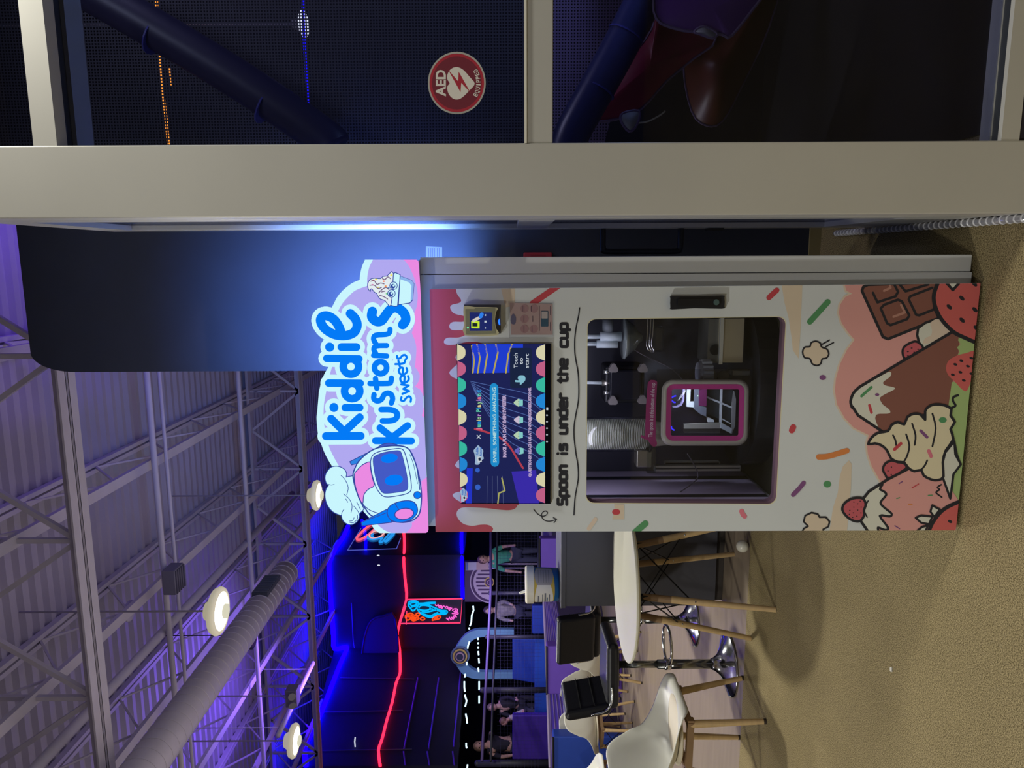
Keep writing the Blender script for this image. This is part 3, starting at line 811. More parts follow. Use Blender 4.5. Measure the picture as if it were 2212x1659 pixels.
fill('berry', smooth(k8((1140, 712), (1160, 655), (1225, 622), (1290, 640), (1345, 648), (1372, 700), (1205, 795), (1165, 765)), True, 2), w_berry, 5)
S.art('seed', [disc(p, 1.8, 6, 1.2) for p in k8((1224, 686), (1190, 725), (1222, 760))], w_ink)
# melon at the lower corner
fill('melon', k8((1590, 1340), (1640, 1230), (1720, 1130), (1800, 1075), (1900, 1032), (1860, 1340)), w_melon)
S.art('outline', stroke(smooth(k8((1590, 1340), (1640, 1230), (1720, 1130), (1800, 1075), (1900, 1032)), False, 3), 8, n=8), w_ink)
S.art('seed', [disc(k8((1808, 1228))[0], 5.2, 8, 3.4, .5)], w_ink)
for q in (((1465, 1192), (1520, 1168), (1630, 1180), (1598, 1255), (1520, 1240)), ((1612, 1130), (1630, 1068), (1705, 1108), (1652, 1185)), ((1470, 1330), (1530, 1282), (1588, 1268), (1560, 1330))):
    fill('melon_leaf', k8(*q), w_milk, 4.6)
S.k = 12
# loose sprinkles and popcorn on the white
for q, ww, mm in ((((1661, 643), (1678, 627)), 11.5, w_red), (k7((412, 438), (590, 242)), 12.6, w_green), (k8((232, 322), (246, 290)), 13, w_red), (smooth(k8((500, 586), (600, 578), (780, 524)), False, 4), 12, w_orange),
                 (smooth(k8((350, 845), (302, 905), (246, 962)), False, 3), 9.8, w_purple), (c6((406, 1226), (432, 1226)), 12, w_red), (smooth(c6((1668, 1218), (1680, 1250), (1698, 1268)), False, 3), 10.5, w_rosel),
                 (((1372, 1150), (1394, 1131)), 14, w_green), (((1150, 656), (1205, 618)), 13, w_red)):
    S.art('sprinkle', stroke(list(q), ww), mm, new=False)
S.art('sprinkle', [disc(k8((585, 857))[0], 8.4, 14, 7.2)], w_green, new=False)
S.art('sprinkle', [disc(k7((540, 993))[0], 7.2, 14, 5.6)], w_purple, new=False)
corn = k7((412, 685), (425, 648), (470, 632), (515, 650), (530, 690), (580, 710), (600, 760), (575, 800), (535, 808), (520, 855), (480, 873), (435, 855), (412, 805), (360, 795), (340, 740), (360, 692))
fill('popcorn', smooth(corn, True, 3), w_beige, 3.6)
S.art('outline', stroke(k7((535, 662), (607, 621)), 3, n=8), w_ink, new=False); S.art('outline', stroke(k7((570, 687), (647, 646)), 3, n=8), w_ink, new=False)
corn2 = k8((330, 1345), (350, 1300), (395, 1275), (350, 1230), (365, 1170), (430, 1140), (490, 1155), (508, 1186), (570, 1185), (608, 1230), (595, 1280), (545, 1305), (545, 1345))
fill('popcorn', corn2, w_beige, 3.8)

# hand-lettering 'Spoon is under the cup', wavy rule and arrow
G = {
 'S': (.86, [[(.82, 1.34), (.1, 1.34), (0, 1.24), (0, .78), (.1, .68), (.72, .68), (.82, .58), (.82, .1), (.72, 0), (0, 0)]]),
 'p': (.86, [[(0, .9), (0, -.38)], [(0, .1), (.1, 0), (.74, 0), (.84, .1), (.84, .9), (.74, 1), (.1, 1), (0, .9)]]),
 'o': (.84, [[(.1, 0), (0, .1), (0, .9), (.1, 1), (.72, 1), (.82, .9), (.82, .1), (.72, 0), (.1, 0)]]),
 'n': (.82, [[(0, 0), (0, .88), (.1, 1), (.7, 1), (.8, .9), (.8, 0)]]),
 'i': (.2, [[(.05, 0), (.05, .78)], [(.05, 1.34), (.05, 1.36)]]),
 's': (.78, [[(.74, 1), (.08, 1), (0, .92), (0, .62), (.08, .54), (.68, .54), (.76, .46), (.76, .08), (.68, 0), (0, 0)]]),
 'u': (.82, [[(0, 1), (0, .1), (.1, 0), (.7, 0), (.8, .1), (.8, 1)]]),
 'd': (.84, [[(.82, .1), (.72, 0), (.1, 0), (0, .1), (0, .9), (.1, 1), (.82, 1)], [(.82, 1.36), (.82, 0)]]),
 'e': (.82, [[(.06, .5), (.8, .5), (.8, .9), (.7, 1), (.1, 1), (0, .9), (0, .1), (.1, 0), (.76, 0)]]),
 'r': (.62, [[(0, 0), (0, .86), (.14, 1), (.6, 1)]]),
 't': (.72, [[(.24, 1.36), (.24, .1), (.34, 0), (.68, 0)], [(0, 1), (.62, 1)]]),
 'h': (.82, [[(0, 1.36), (0, 0)], [(0, 1), (.7, 1), (.8, .9), (.8, 0)]]),
 'c': (.78, [[(.76, 1), (.1, 1), (0, .9), (0, .1), (.1, 0), (.76, 0)]]),
 'a': (.82, [[(0, 1), (.7, 1), (.8, .9), (.8, 0)], [(.8, .55), (.1, .55), (0, .45), (0, .1), (.1, 0), (.8, 0)]]),
}
def letters(word, start, length, xh, w_, gap=.36):
    """Stroke lettering running up the picture from start, over length px; xh = x height in px."""
    tot = sum(G[c_][0] for c_ in word) + gap * (len(word) - 1); kx = length / tot; x = 0; out = []
    for c_ in word:
        wd, ss = G[c_]
        for s_ in ss: out += stroke([(start[0] - py_ * xh, start[1] - (x + px_) * kx) for px_, py_ in s_], w_, n=8)
        x += wd + gap
    return out
xh = 14.0
for word, y0_, y1_, bx in (('Spoon', 1090, 1006.5, 1224), ('is', 981, 960, 1224), ('under', 936.5, 851, 1224.5), ('the', 826, 776, 1225), ('cup', 749, 699, 1225.5)):
    S.art('lettering', letters(word, (bx, y0_), y0_ - y1_, xh, 6.4), w_ink, new=False)
wav = c4((1768, 1395), (1780, 1200), (1800, 1080), (1820, 950), (1815, 800), (1790, 650), (1770, 470), (1770, 330), (1790, 200), (1822, 20)) + c3((1955, 1350), (1945, 1200), (1920, 1060), (1905, 950), (1905, 780), (1925, 620), (1955, 480), (1966, 385))
S.art('wavy_line', stroke(smooth(wav, False, 5), 2.7, n=6), w_ink, new=False)
S.art('curly_arrow', stroke(smooth(c4((1287, 1328), (1330, 1380), (1385, 1410), (1430, 1402), (1452, 1372), (1430, 1350), (1395, 1365), (1380, 1402), (1402, 1450), (1450, 1470), (1500, 1468), (1556, 1450)), False, 4), 1.9, n=6) + stroke(c4((1520, 1428), (1562, 1448), (1530, 1490)), 1.9, n=6), w_ink, new=False)
# kick plate joint: a thin bright metal strip along the foot
jo = stroke([(2094, 612), (2040, 1146)], 3.2, cap=False)
S.art('kick_plate_strip', jo, mat('strip_metal', (220, 170, 165), .25, .7))
S.art('kick_plate_joint', stroke([(2098, 612), (2044, 1146)], 1.6, cap=False), mat('joint_dark', (60, 30, 34), .6), new=False)

# ---- touch screen
scr_q = [(986, 743), (1190, 742), (1189, 1088.5), (994, 1088)]
lift_s = .012
bz = MB(); Sb = Surf(YK, K, None)
screen = Sb.art('touch_screen', [scr_q], mat('screen_black', (14, 16, 26), .12, spec=.6), thick=lift_s)
S = Surf(YK - lift_s - .0004, screen, scr_q)
SG = .72
s_navy = glow('screen_navy', (34, 40, 96), SG)
S.art('picture', [[(987, 744), (1178, 743), (1177.5, 1086.5), (994, 1086.5)]], s_navy)
r8 = crop(980, 740, 4.609)
def g(name, rgb, k=SG): return glow('screen_' + name, rgb, k)
# picture of the play hall: blue climbing wall, glowing lines, rails, purple pad
S.art('picture', [r8((180, 15), (690, 15), (690, 60), (560, 60), (555, 300), (185, 305))], g('blue', (36, 70, 235)))
for q in (((180, 30), (205, 180), (190, 300)), ((232, 20), (262, 150), (240, 300)), ((312, 20), (335, 120), (305, 300)), ((420, 20), (440, 100), (395, 300)), ((580, 20), (545, 110), (520, 300))):
    S.art('picture', stroke(r8(*q), 3.4, n=6), g('gold', (205, 185, 95)), new=False)
for k in range(9):
    q = r8((165 + 6 * k, 385 + 14 * k), (420 + 10 * k, 440 + 62 * k), (760 + 4 * k, 520 + 74 * k), (900, 640 + 72 * k))
    S.art('picture', stroke(smooth(q, False, 4), 1.3, n=4), g('ray', (92, 120, 190)), new=False)
S.art('picture', stroke(smooth(r8((210, 860), (320, 890), (460, 945), (560, 1040), (640, 1170), (690, 1250)), False, 4), 4.2, n=6), g('rail_red', (200, 70, 90)))
S.art('picture', [r8((575, 1285), (820, 1270), (850, 1600), (650, 1600))], g('pad', (66, 50, 190)))
S.art('picture', [r8((130, 1250), (190, 1250), (180, 1600), (120, 1600))], g('band', (40, 60, 225)))
S.art('picture', stroke(r8((440, 1600), (450, 1500), (510, 1475), (480, 1350)), 3, n=6), g('yellow', (190, 190, 110)), new=False)
S.art('picture', [disc(r8((240, 1440))[0], 6, 14), disc(r8((238, 1270))[0], 5, 14)], g('orb', (60, 110, 220)), new=False)
for k in range(4): S.art('picture', stroke(r8((335 + 50 * k, 1330), (330 + 55 * k, 1600)), .9, n=4), g('grid', (100, 110, 150)), new=False)
# awning scallops
cols = [(238, 232, 190), (214, 108, 150), (64, 205, 178), (40, 150, 235)]
def scallop(x0, x1, ya, yb, right, col):
    o = []; n = 8
    for k in range(n + 1):
        t = k / n; a = pi * t; d = 1 - abs(2 * t - 1) ** 3.2
        y_ = ya + (yb - ya) * t
        o.append(((x1 - (x1 - x0) * d) if right else (x0 + (x1 - x0) * d), y_))
    q = [(x1, ya), (x1, yb)] if right else [(x0, ya), (x0, yb)]
    poly = [q[0]] + o + [q[1]]
    S.art('awning_scallop', [poly], glow('awning_%d' % cols.index(col), col, SG * 1.05), new=False)
S.k += 1
ys = [743.5, 779.5, 814.5, 849, 884, 918.5, 952.5, 986.5, 1019.5, 1052.5, 1087]
for k in range(10): scallop(987.5 + .75 * k, 1005.5 + .55 * k, ys[k], ys[k + 1], False, cols[k % 4])
for k in range(10): scallop(1158, 1177.5, ys[k], ys[k + 1], True, ([cols[0], cols[1], cols[2], cols[3]])[k % 4])
s_white = g('white', (225, 235, 245)); s_lil = g('lilac', (214, 190, 232)); s_mint = g('mint', (150, 230, 226)); s_blue = g('pill', (36, 160, 232)); s_ink = g('ink', (24, 40, 70))
S.art('pill', stroke([(1067, 837), (1069, 999)], 18.5), s_blue)
S.art('lettering', text_polys('SWIRL SOMETHING AMAZING', (1072.5, 999.5), (1071, 837), 7.2, .02), g('pill_text', (196, 244, 250)))
S.art('lettering', text_polys('MAKE A FUN DAY EVEN SWEETER', (1093.5, 988), (1092.5, 853), 7.0, .05), s_lil)
S.art('lettering', text_polys('QUESTIONS? REACH US AT INFO@KIDDIEKUSTOMSNTL.COM', (1147.5, 1030), (1147, 803), 5.6, .05), s_lil, new=False)
cl_ = [(242, 112, 150), (110, 226, 190), (40, 160, 240), (240, 226, 160), (160, 220, 160), (220, 150, 235)]
yy = 930.0
for i, ch in enumerate('Junior Playland'):
    wd = {'J': 6.2, 'i': 2.6, 'l': 2.6, ' ': 3, 'r': 4.6}.get(ch, 6.1)
    if ch != ' ': S.art('lettering', text_polys(ch, (1038.5, yy), (1038.5, yy - wd + .8), 9.5, .04), glow('letter_%d' % (i % 6), cl_[i % 6], SG * 1.1), new=False)
    yy -= wd * 1.16
S.art('cross', stroke([(1030.5, 947), (1037.5, 940)], 1.8, n=6) + stroke([(1030.5, 940), (1037.5, 947)], 1.8, n=6), s_white, new=False)
def mini_logo(cx_, cy_, s_):
    m_ = lambda *p: [(cx_ + a * s_, cy_ + b_ * s_) for a, b_ in p]
    S.art('small_emblem', [smooth(m_((-9, -2), (-11, -10), (-6, -16), (-1, -21), (5, -15), (10, -10), (9, 0), (11, 8), (4, 12), (2, 19), (-3, 21), (-8, 19), (-7, 10)), True, 3)], g('cloud', (176, 206, 236)))
    S.art('small_emblem', text_polys('Kiddie', m_((-1, 0))[0], m_((-1, -16))[0], 5 * s_, .03), g('logo_blue', (40, 110, 210)))
    S.art('small_emblem', text_polys('Kustoms', m_((6.5, 2))[0], m_((6.5, -16))[0], 4.4 * s_, .03), g('logo_blue', (40, 110, 210)), new=False)
    S.art('small_emblem', [m_((-3, 4), (5, 3), (7, 14), (-2, 17))], s_white, new=False)
    S.art('small_emblem', [m_((-1, 6), (4, 5), (5, 12), (0, 13))], s_ink)
mini_logo(1034, 983, 1.0); mini_logo(1001.5, 1069, .72)
# sundae cups on the screen
for (cx_, cy_), cc in zip(((1119.5, 870), (1120, 907), (1119.5, 940), (1121, 974)), ((205, 235, 200), (230, 215, 240), (205, 235, 200), (110, 110, 210))):
    S.art('sundae_icon', [smooth([(cx_ - 10, cy_), (cx_ - 5, cy_ - 5), (cx_ + 2, cy_ - 8), (cx_ + 2, cy_ + 8), (cx_ - 5, cy_ + 5)], True, 3)], glow('scoop_%d' % cc[0], cc, SG), new=False)
    S.art('sundae_icon', [[(cx_ + 1, cy_ - 8), (cx_ + 10, cy_ - 5.5), (cx_ + 10, cy_ + 5.5), (cx_ + 1, cy_ + 8)]], s_mint, new=False)
    S.art('sundae_icon', [disc((cx_ + 1, cy_ - 2.5), 1.1, 6), disc((cx_ + 1, cy_ + 2.5), 1.1, 6)], s_ink)
# touch panel with the pointing hand
S.art('touch_button', [rrect(1102, 751.5, 1149, 838, 5)], g('button', (30, 42, 74)))
for wd, x_, a, b2 in (('Touch', 1118, 795, 763), ('to', 1129.5, 787, 773), ('start', 1142, 795, 764)):
    S.art('lettering', text_polys(wd, (x_, a), (x_, b2), 8.2, .012), s_white, new=False)
hd = c3((1140, 1320), (1148, 1310), (1185, 1312), (1176, 1290), (1182, 1262), (1200, 1250), (1250, 1250), (1272, 1275), (1272, 1310), (1250, 1338), (1215, 1368), (1200, 1362), (1205, 1340), (1150, 1336))
S.k += 1
S.art('hand_icon', [smooth(hd, True, 3)], g('hand', (150, 215, 235)), new=False)
for k, y_ in enumerate((883, 897, 911, 925, 939, 954)):
    S.art('status_icon', [disc((1181.5, y_), 1.9, 8) if k else rrect(1180, y_ - 3, 1184, y_ + 3, .5, 1)], s_white, new=False)

# ---- card reader, taped instruction sheet, latch: parts that stick out
c5 = crop(980, 640, 9.217)
rq = c5((205, 195), (870, 225), (875, 778), (222, 778))
Sr = Surf(YK, K)
Sr.art('card_reader_back', [c5((205, 165), (940, 165), (940, 740), (222, 778))], mat('reader_back_grey', (96, 98, 108), .5), thick=.03)  # grey plate behind the reader
rdr = Sr.art('card_reader', [smooth(c5((200, 195), (420, 215), (860, 222), (850, 300), (820, 480), (850, 650), (872, 775), (222, 778), (212, 560), (195, 500), (208, 440)), True, 2)], mat('reader_beige', (198, 194, 160), .4), thick=.055)
S = Surf(YK - .0562, rdr, None)
S.art('face', [c5((232, 260), (400, 260), (440, 238), (830, 238), (800, 480), (835, 740), (240, 760))], mat('reader_olive', (136, 138, 116), .45))
S.art('reader_screen', [c5((318, 318), (765, 322), (765, 686), (322, 690))], glow('reader_navy', (34, 44, 110), .8))
S.art('reader_icon', [c5((350, 492), (515, 500), (515, 640), (350, 636))], glow('reader_lime', (196, 232, 50), .95))
S.art('reader_icon', [c5((372, 530), (475, 535), (475, 602), (372, 600))], glow('reader_dark', (30, 50, 50), .6))
S.art('reader_icon', stroke(c5((400, 485), (500, 430)), 6.5), glow('reader_hand', (214, 208, 196), .9))
S.art('reader_icon', stroke(c5((535, 405), (560, 360)), 8.5, n=8), glow('reader_blue', (50, 130, 240), .9), new=False)
S.art('reader_icon', [c5((612, 485), (652, 485), (652, 522), (612, 522))] + stroke(c5((640, 362), (620, 376), (640, 388)), 1.2, n=5) + stroke(c5((625, 620), (642, 632), (625, 644)), 1.2, n=5), s_white, new=False)
S.art('status_light', [disc(c5((282, 628))[0], 2.2, 10, 1.4)], glow('reader_green', (110, 245, 170), 1.1), new=False)
S2 = Surf(YK - .032, K)
S2.art('reader_blue_light', [c5((915, 440), (885, 480), (880, 520), (905, 572), (925, 575))], glow('reader_arc', (44, 120, 255), 1.3))
Sl = Surf(YK, K)
leaf = Sl.art('instruction_sheet', [[(1101, 654), (1193, 656), (1193, 723), (1104, 723)]], mat('sheet_rose', (206, 178, 176), .5), thick=.0015)
Sl.art('sheet_sleeve', [[(1098, 650), (1197, 652), (1197, 728), (1100, 730)]], glass('sleeve', (240, 240, 242), .05), thick=.003)
S = Surf(YK - .0021, leaf)
spot = mat('sheet_spot', (190, 150, 154), .6); sink = mat('sheet_ink', (92, 70, 92), .6)
for (u_, v_) in ((1410, 245), (1600, 245), (1410, 450), (1410, 650), (1595, 650)):
    S.art('step_spot', [disc(c5((u_, v_))[0], 9, 16)], spot, new=False)
S.k += 1
for (u_, v_) in ((1370, 245), (1400, 245), (1545, 245), (1400, 450), (1575, 450), (1400, 650), (1560, 650), (1705, 440), (1925, 280), (1925, 600)):
    hh = 60 if u_ < 1700 else (250 if u_ == 1705 else 90)
    S.art('fine_print', stroke(c5((u_, v_ - hh), (u_, v_ + hh)), 1.2, cap=False), sink, new=False)
S.art('sheet_badge', [rrect(1168.5, 671.5, 1184.5, 705.5, 2)], mat('sheet_blue', (70, 104, 128), .5), new=False)
S.art('sheet_badge', [rrect(1169.8, 673, 1183, 688, 1.2)], mat('sheet_light', (216, 206, 204), .5))
S.art('sheet_emblem', [smooth(c5((1130, 450), (1180, 345), (1240, 420), (1225, 550), (1150, 545)), True, 3)], mat('sheet_emb', (120, 116, 150), .5), new=False)
# latch handle
lq = [(1449, 640.5), (1565, 638), (1564, 666.5), (1448, 668)]
Sh = Surf(YK, K)
hb_ = Sh.art('latch_handle', [smooth([(1448, 644), (1452, 640), (1500, 640), (1560, 638.3), (1565, 642), (1565, 662), (1560, 667), (1500, 666), (1452, 668.5), (1448, 664)], True, 2)], mat('latch_black', (26, 30, 40), .4), thick=.016)
S = Surf(YK - .016, hb_)
S.art('lever', [rrect(1464, 645, 1556, 661, 3)], mat('latch_lever', (20, 23, 32), .35), thick=.006)
S.art('keyhole', [disc((1547.5, 653), 6.4, 20)], mat('latch_steel', (100, 130, 140), .3, .6), thick=.008)
# ------------------------------------------------------------------ lit sign on top of the machine
YG = YK + .015
a_ = onY(905, 560, YG); b_ = onY(925, 1152, YG)
SG_ = thing('illuminated_sign', 'glowing cloud shaped sign with blue letters standing on the machine top', 'sign', ((a_.x + b_.x) / 2, YG, min(a_.z, b_.z)))
c1 = crop(660, 540, 5.183); c2 = crop(660, 840, 4.88)
g_ice = glow('sign_ice', (196, 240, 248), 1.05)
g_rim = glow('sign_edge', (150, 190, 255), .9)
g_lav = glow('sign_lavender', (176, 168, 240), 1.0)
g_blue = glow('sign_blue', (0, 122, 246), 1.0)
g_pink = glow('sign_pink', (234, 138, 226), 1.0)
g_ink = glow('sign_ink', (52, 74, 165), .9)
g_navy = glow('sign_navy', (70, 92, 200), .95)
g_mid = glow('sign_mid_blue', (44, 130, 226), 1.0)
SGD = .05
body = (c1((1240, 108), (1262, 122), (1268, 150), (1290, 500), (1310, 1200), (1322, 1640)) + c2((1262, 560), (1280, 1000), (1296, 1480), (1288, 1508), (1270, 1518), (780, 1520))
        + smooth(c2((780, 1520), (735, 1490), (700, 1440), (690, 1380)), False, 4) + c2((600, 1280), (500, 1100), (320, 860))
        + smooth(c2((320, 860), (280, 815), (228, 730), (190, 650), (163, 575), (140, 510), (130, 470), (122, 400), (116, 300), (124, 230)), False, 4)
        + smooth(c1((150, 1590), (175, 1480), (215, 1380), (260, 1290), (240, 1150), (250, 1000), (260, 850), (292, 652)), False, 4)
        + smooth(c1((292, 652), (320, 592), (360, 520), (430, 440), (520, 372), (605, 335)), False, 4)
        + smooth(c1((605, 335), (613, 265), (632, 185), (665, 108)), False, 4))
S0 = Surf(YG, SG_)
S0.step = .0004
kid = [
 ([c2((215, 498), (582, 496)), c2((270, 315), (425, 470)), c2((572, 300), (405, 455))], 84 / 4.88),                       # K
 ([c2((299, 195), (300, 197))], 95 / 4.88), ([c2((418, 198), (572, 198))], 80 / 4.88),                                      # i
 ([c1((260, 1490), (612, 1493)), disc(c1((522, 1580))[0], 86 / 5.183, 24) + [disc(c1((522, 1580))[0], 86 / 5.183, 24)[0]]], 86 / 5.183),   # d
 ([c1((238, 1213), (598, 1220)), disc(c1((508, 1306))[0], 86 / 5.183, 24) + [disc(c1((508, 1306))[0], 86 / 5.183, 24)[0]]], 86 / 5.183),   # d
 ([c1((270, 1087), (271, 1088))], 104 / 5.183), ([c1((402, 1087), (570, 1087))], 90 / 5.183),                                # i
 ([smooth(c1((502, 712), (560, 775), (578, 850), (540, 925), (440, 960), (320, 945), (215, 880), (168, 800), (185, 748), (245, 738), (320, 780), (375, 860), (402, 940)), False, 4)], 104 / 5.183),
]
kus = [
 ([c2((738, 546), (1116, 549)), c2((785, 412), (935, 530)), c2((1076, 388), (905, 520))], 76 / 4.88),
 ([smooth(c2((798, 218), (900, 220), (955, 245), (968, 285), (940, 325), (880, 338), (812, 338)), False, 3)], 62 / 4.88),
 ([smooth(c2((722, 62), (720, 105), (755, 128), (800, 112), (828, 62), (868, 44), (905, 62), (918, 105), (905, 150)), False, 3)], 58 / 4.88),
 ([smooth(c1((722, 1495), (925, 1494), (955, 1475), (962, 1435)), False, 3), c1((783, 1440), (798, 1548))], 62 / 5.183),
 ([disc(c1((840, 1318))[0], 68 / 5.183, 22) + [disc(c1((840, 1318))[0], 68 / 5.183, 22)[0]]], 66 / 5.183),
 ([c1((762, 1180), (908, 1187)), smooth(c1((790, 1165), (765, 1115), (790, 1075), (908, 1070)), False, 3), smooth(c1((790, 1055), (762, 1000), (785, 955), (900, 945), (940, 925), (946, 888)), False, 3)], 60 / 5.183),
 ([smooth(c1((748, 688), (742, 750), (790, 798), (850, 792), (905, 720), (960, 658), (1030, 650), (1105, 710), (1122, 785), (1088, 836)), False, 4)], 108 / 5.183),
]
swt = [
 [smooth(c2((1012, 88), (1006, 118), (1034, 128), (1060, 98), (1090, 78), (1112, 98), (1108, 136)), False, 3)],
 [c1((1072, 1505), (1155, 1517), (1095, 1556), (1160, 1580), (1085, 1612))],
 [smooth(c1((1105, 1480), (1108, 1412), (1075, 1412), (1060, 1445), (1080, 1482), (1125, 1482), (1156, 1450), (1148, 1412)), False, 3)],
 [smooth(c1((1088, 1388), (1090, 1322), (1058, 1322), (1044, 1354), (1064, 1390), (1108, 1390), (1138, 1358), (1130, 1322)), False, 3)],
 [smooth(c1((1006, 1278), (1085, 1273), (1110, 1258), (1112, 1238)), False, 3), c1((1040, 1242), (1056, 1304))],
 [smooth(c1((1024, 1186), (1030, 1214), (1058, 1212), (1085, 1182), (1114, 1176), (1134, 1202), (1120, 1226)), False, 3)],
]
halo = []
for strokes, w_ in kid:
    for s_ in strokes: halo += stroke(s_, w_ + 20, n=16)
halo2 = []
for strokes, w_ in kus:
    for s_ in strokes: halo2 += stroke(s_, w_ + 19, n=16)
for strokes in swt:
    for s_ in strokes: halo2 += stroke(s_, 4.8 + 15, n=12)
hat = c2((500, 915), (428, 930)) + smooth(c2((428, 930), (432, 888), (402, 842), (340, 815), (272, 825), (222, 880), (205, 940), (222, 1000), (246, 1010)), False, 4) + smooth(c2((246, 1010), (216, 1060), (205, 1130), (228, 1222), (290, 1298), (374, 1336)), False, 4) + smooth(c2((378, 1340), (392, 1384), (430, 1420), (485, 1433), (540, 1402), (568, 1352), (572, 1312)), False, 4) + c2((618, 1268), (560, 1150), (520, 1040))
spike = c2((588, 1408), (596, 1444), (912, 1406), (880, 1340), (855, 1270))
# box of the sign: everything that reaches over its outline is part of the silhouette
sign_box = S0.art('sign_box', [body], g_rim, thick=SGD)
S0.k = 0
for nm, pc in (('letter_backing', halo), ('hat_backing', [hat]), ('ear_backing', [spike])):
    S0.art(nm, pc, g_rim, thick=SGD - .0003, new=False)
F_ = Surf(YG - SGD - .0008, sign_box, None, step=.00012)
F_.art('pale_border', [body], g_ice)
lav = c1((1105, 108), (755, 108)) + smooth(c1((755, 108), (715, 190), (692, 300), (690, 400)), False, 4) + smooth(c1((690, 402), (560, 452), (480, 522), (410, 602), (362, 690)), False, 4) + c1((330, 900), (330, 1200), (255, 1450)) + smooth(c2((218, 30), (196, 150), (190, 300), (205, 420), (245, 600), (300, 722), (356, 820)), False, 4) + c2((560, 1100), (700, 1340)) + smooth(c2((700, 1340), (760, 1430), (830, 1488), (900, 1518)), False, 4) + c2((1270, 1518), (1290, 1480), (1262, 560)) + c1((1318, 1640), (1290, 500), (1262, 118))
F_.art('cloud_print', [lav], g_lav)
p1 = smooth(c1((1100, 108), (1160, 185), (1222, 330), (1256, 500), (1242, 640), (1216, 722), (1226, 800), (1190, 930)), False, 4) + smooth(c1((1190, 930), (1226, 1020), (1241, 1120), (1226, 1310)), False, 4) + smooth(c1((1226, 1310), (1276, 1390), (1268, 1465), (1226, 1530)), False, 4) + c1((1282, 1562), (1314, 1620), (1322, 1640), (1290, 500), (1268, 150), (1262, 122), (1240, 108))
p2 = c2((1278, 930), (1222, 972)) + smooth(c2((1222, 972), (1225, 1100), (1220, 1280), (1150, 1390), (1122, 1410), (1118, 1455), (1060, 1518)), False, 4) + c2((1270, 1518), (1288, 1508), (1296, 1480))
F_.art('pink_foot', [p1], g_pink); F_.art('pink_foot', [p2], g_pink, new=False)
p3 = c2((1252, 180), (1226, 282), (1252, 304))
F_.art('pink_foot', [p3], g_pink, new=False)
F_.art('letter_border', halo, g_ice); F_.art('letter_border', halo2, g_ice, new=False)
for i, tri in enumerate((c1((328, 1350), (308, 1392), (350, 1392)), c2((365, 272), (442, 290), (410, 322)), c1((690, 856), (725, 888), (672, 985), (616, 1000)), c1((690, 1040), (660, 1140), (682, 1150)))):
    F_.art('border_gap', [tri], g_lav, new=(i == 0))
F_.k += 1
for nm, grp in (('big_letter', kid), ('big_letter', kus)):
    for strokes, w_ in grp:
        pc = []
        for s_ in strokes: pc += stroke(s_, w_, n=18)
        F_.art(nm, pc, g_blue, new=False)
for strokes in swt:
    pc = []
    for s_ in strokes: pc += stroke(s_, 4.9, n=10)
    F_.art('small_letter', pc, g_blue, new=False)
# emblem: helmet head with a chef's hat
def em(name, pts, m, ln=1.7, sm=3):
    q = smooth(pts, True, sm) if sm else pts
    F_.art(name, [q], m)
    if ln: F_.art('outline', stroke(q, ln, True, n=6), g_ink)
def el(name, pts, ln=1.6, m=None):
    F_.art(name, stroke(smooth(pts, False, 4) if len(pts) > 2 else pts, ln, n=6), m or g_ink, new=False)
F_.art('hat', [hat], g_ice); F_.art('outline', stroke(hat, 1.8, True, n=6), g_ink)
for q in (((245, 1008), (272, 1014), (302, 1008)), ((374, 912), (418, 960), (450, 1040), (434, 1116)), ((400, 1108), (460, 1160), (490, 1230), (480, 1305)), ((510, 1238), (556, 1296), (570, 1350)), ((405, 1270), (385, 1300), (380, 1336)), ((545, 1328), (546, 1372), (500, 1412), (464, 1406)), ((512, 1358), (495, 1388), (464, 1394)), ((540, 1195), (580, 1272)), ((424, 1160), (446, 1196))):
    el('hat_crease', c2(*q), 1.4)
em('antenna', c2((465, 768), (485, 802), (548, 786), (600, 735), (640, 680)), g_mid, 1.6, 0)
em('cap_top', c2((740, 640), (800, 590), (880, 572), (960, 588), (985, 610), (870, 608)), g_navy, 1.6)
head = c2((500, 915), (515, 850), (560, 765), (650, 680), (750, 625), (870, 603), (970, 600), (1050, 612), (1104, 655), (1152, 760), (1192, 900), (1216, 1040), (1222, 1160), (1204, 1305), (1150, 1372), (1060, 1405), (960, 1402), (830, 1375), (690, 1335), (612, 1230), (550, 1110), (514, 1000))
em('head', head, g_ice, 2.8)
em('forehead', c2((514, 905), (540, 862), (600, 802), (676, 770), (684, 830), (700, 920), (722, 1020), (660, 1060), (615, 1120), (602, 1212), (558, 1130), (522, 1010)), g_pink, 1.8)
el('cheek_line', c2((615, 1230), (680, 1280), (755, 1308)), 1.6)
el('cheek_line', c2((1108, 672), (1150, 760), (1178, 860), (1204, 1060)), 2.0); el('cheek_line', c2((1098, 690), (1140, 800), (1180, 1000)), 1.2)
em('visor_frame', c2((690, 740), (720, 688), (800, 655), (920, 634), (1002, 630), (1042, 665), (1078, 790), (1106, 930), (1116, 1045), (1094, 1090), (1030, 1116), (900, 1138), (832, 1136), (790, 1108), (745, 1040), (708, 930), (686, 810)), g_ice, 1.9)
em('visor', c2((712, 742), (735, 706), (820, 672), (920, 655), (984, 652), (1012, 680), (1042, 790), (1070, 920), (1080, 1030), (1060, 1070), (1000, 1086), (880, 1101), (820, 1098), (785, 1060), (745, 960), (720, 840)), g_navy, 1.0)
F_.art('eye', [disc(c2((883, 732))[0], 18.2, 24, 10, -.14)], g_blue); F_.art('eye', [disc(c2((930, 962))[0], 20, 24, 11.6, -.16)], g_blue, new=False)
em('ear_spike', spike, g_blue, 1.8, 0)
el('ear_line', c2((600, 1402), (862, 1304)), 1.5)
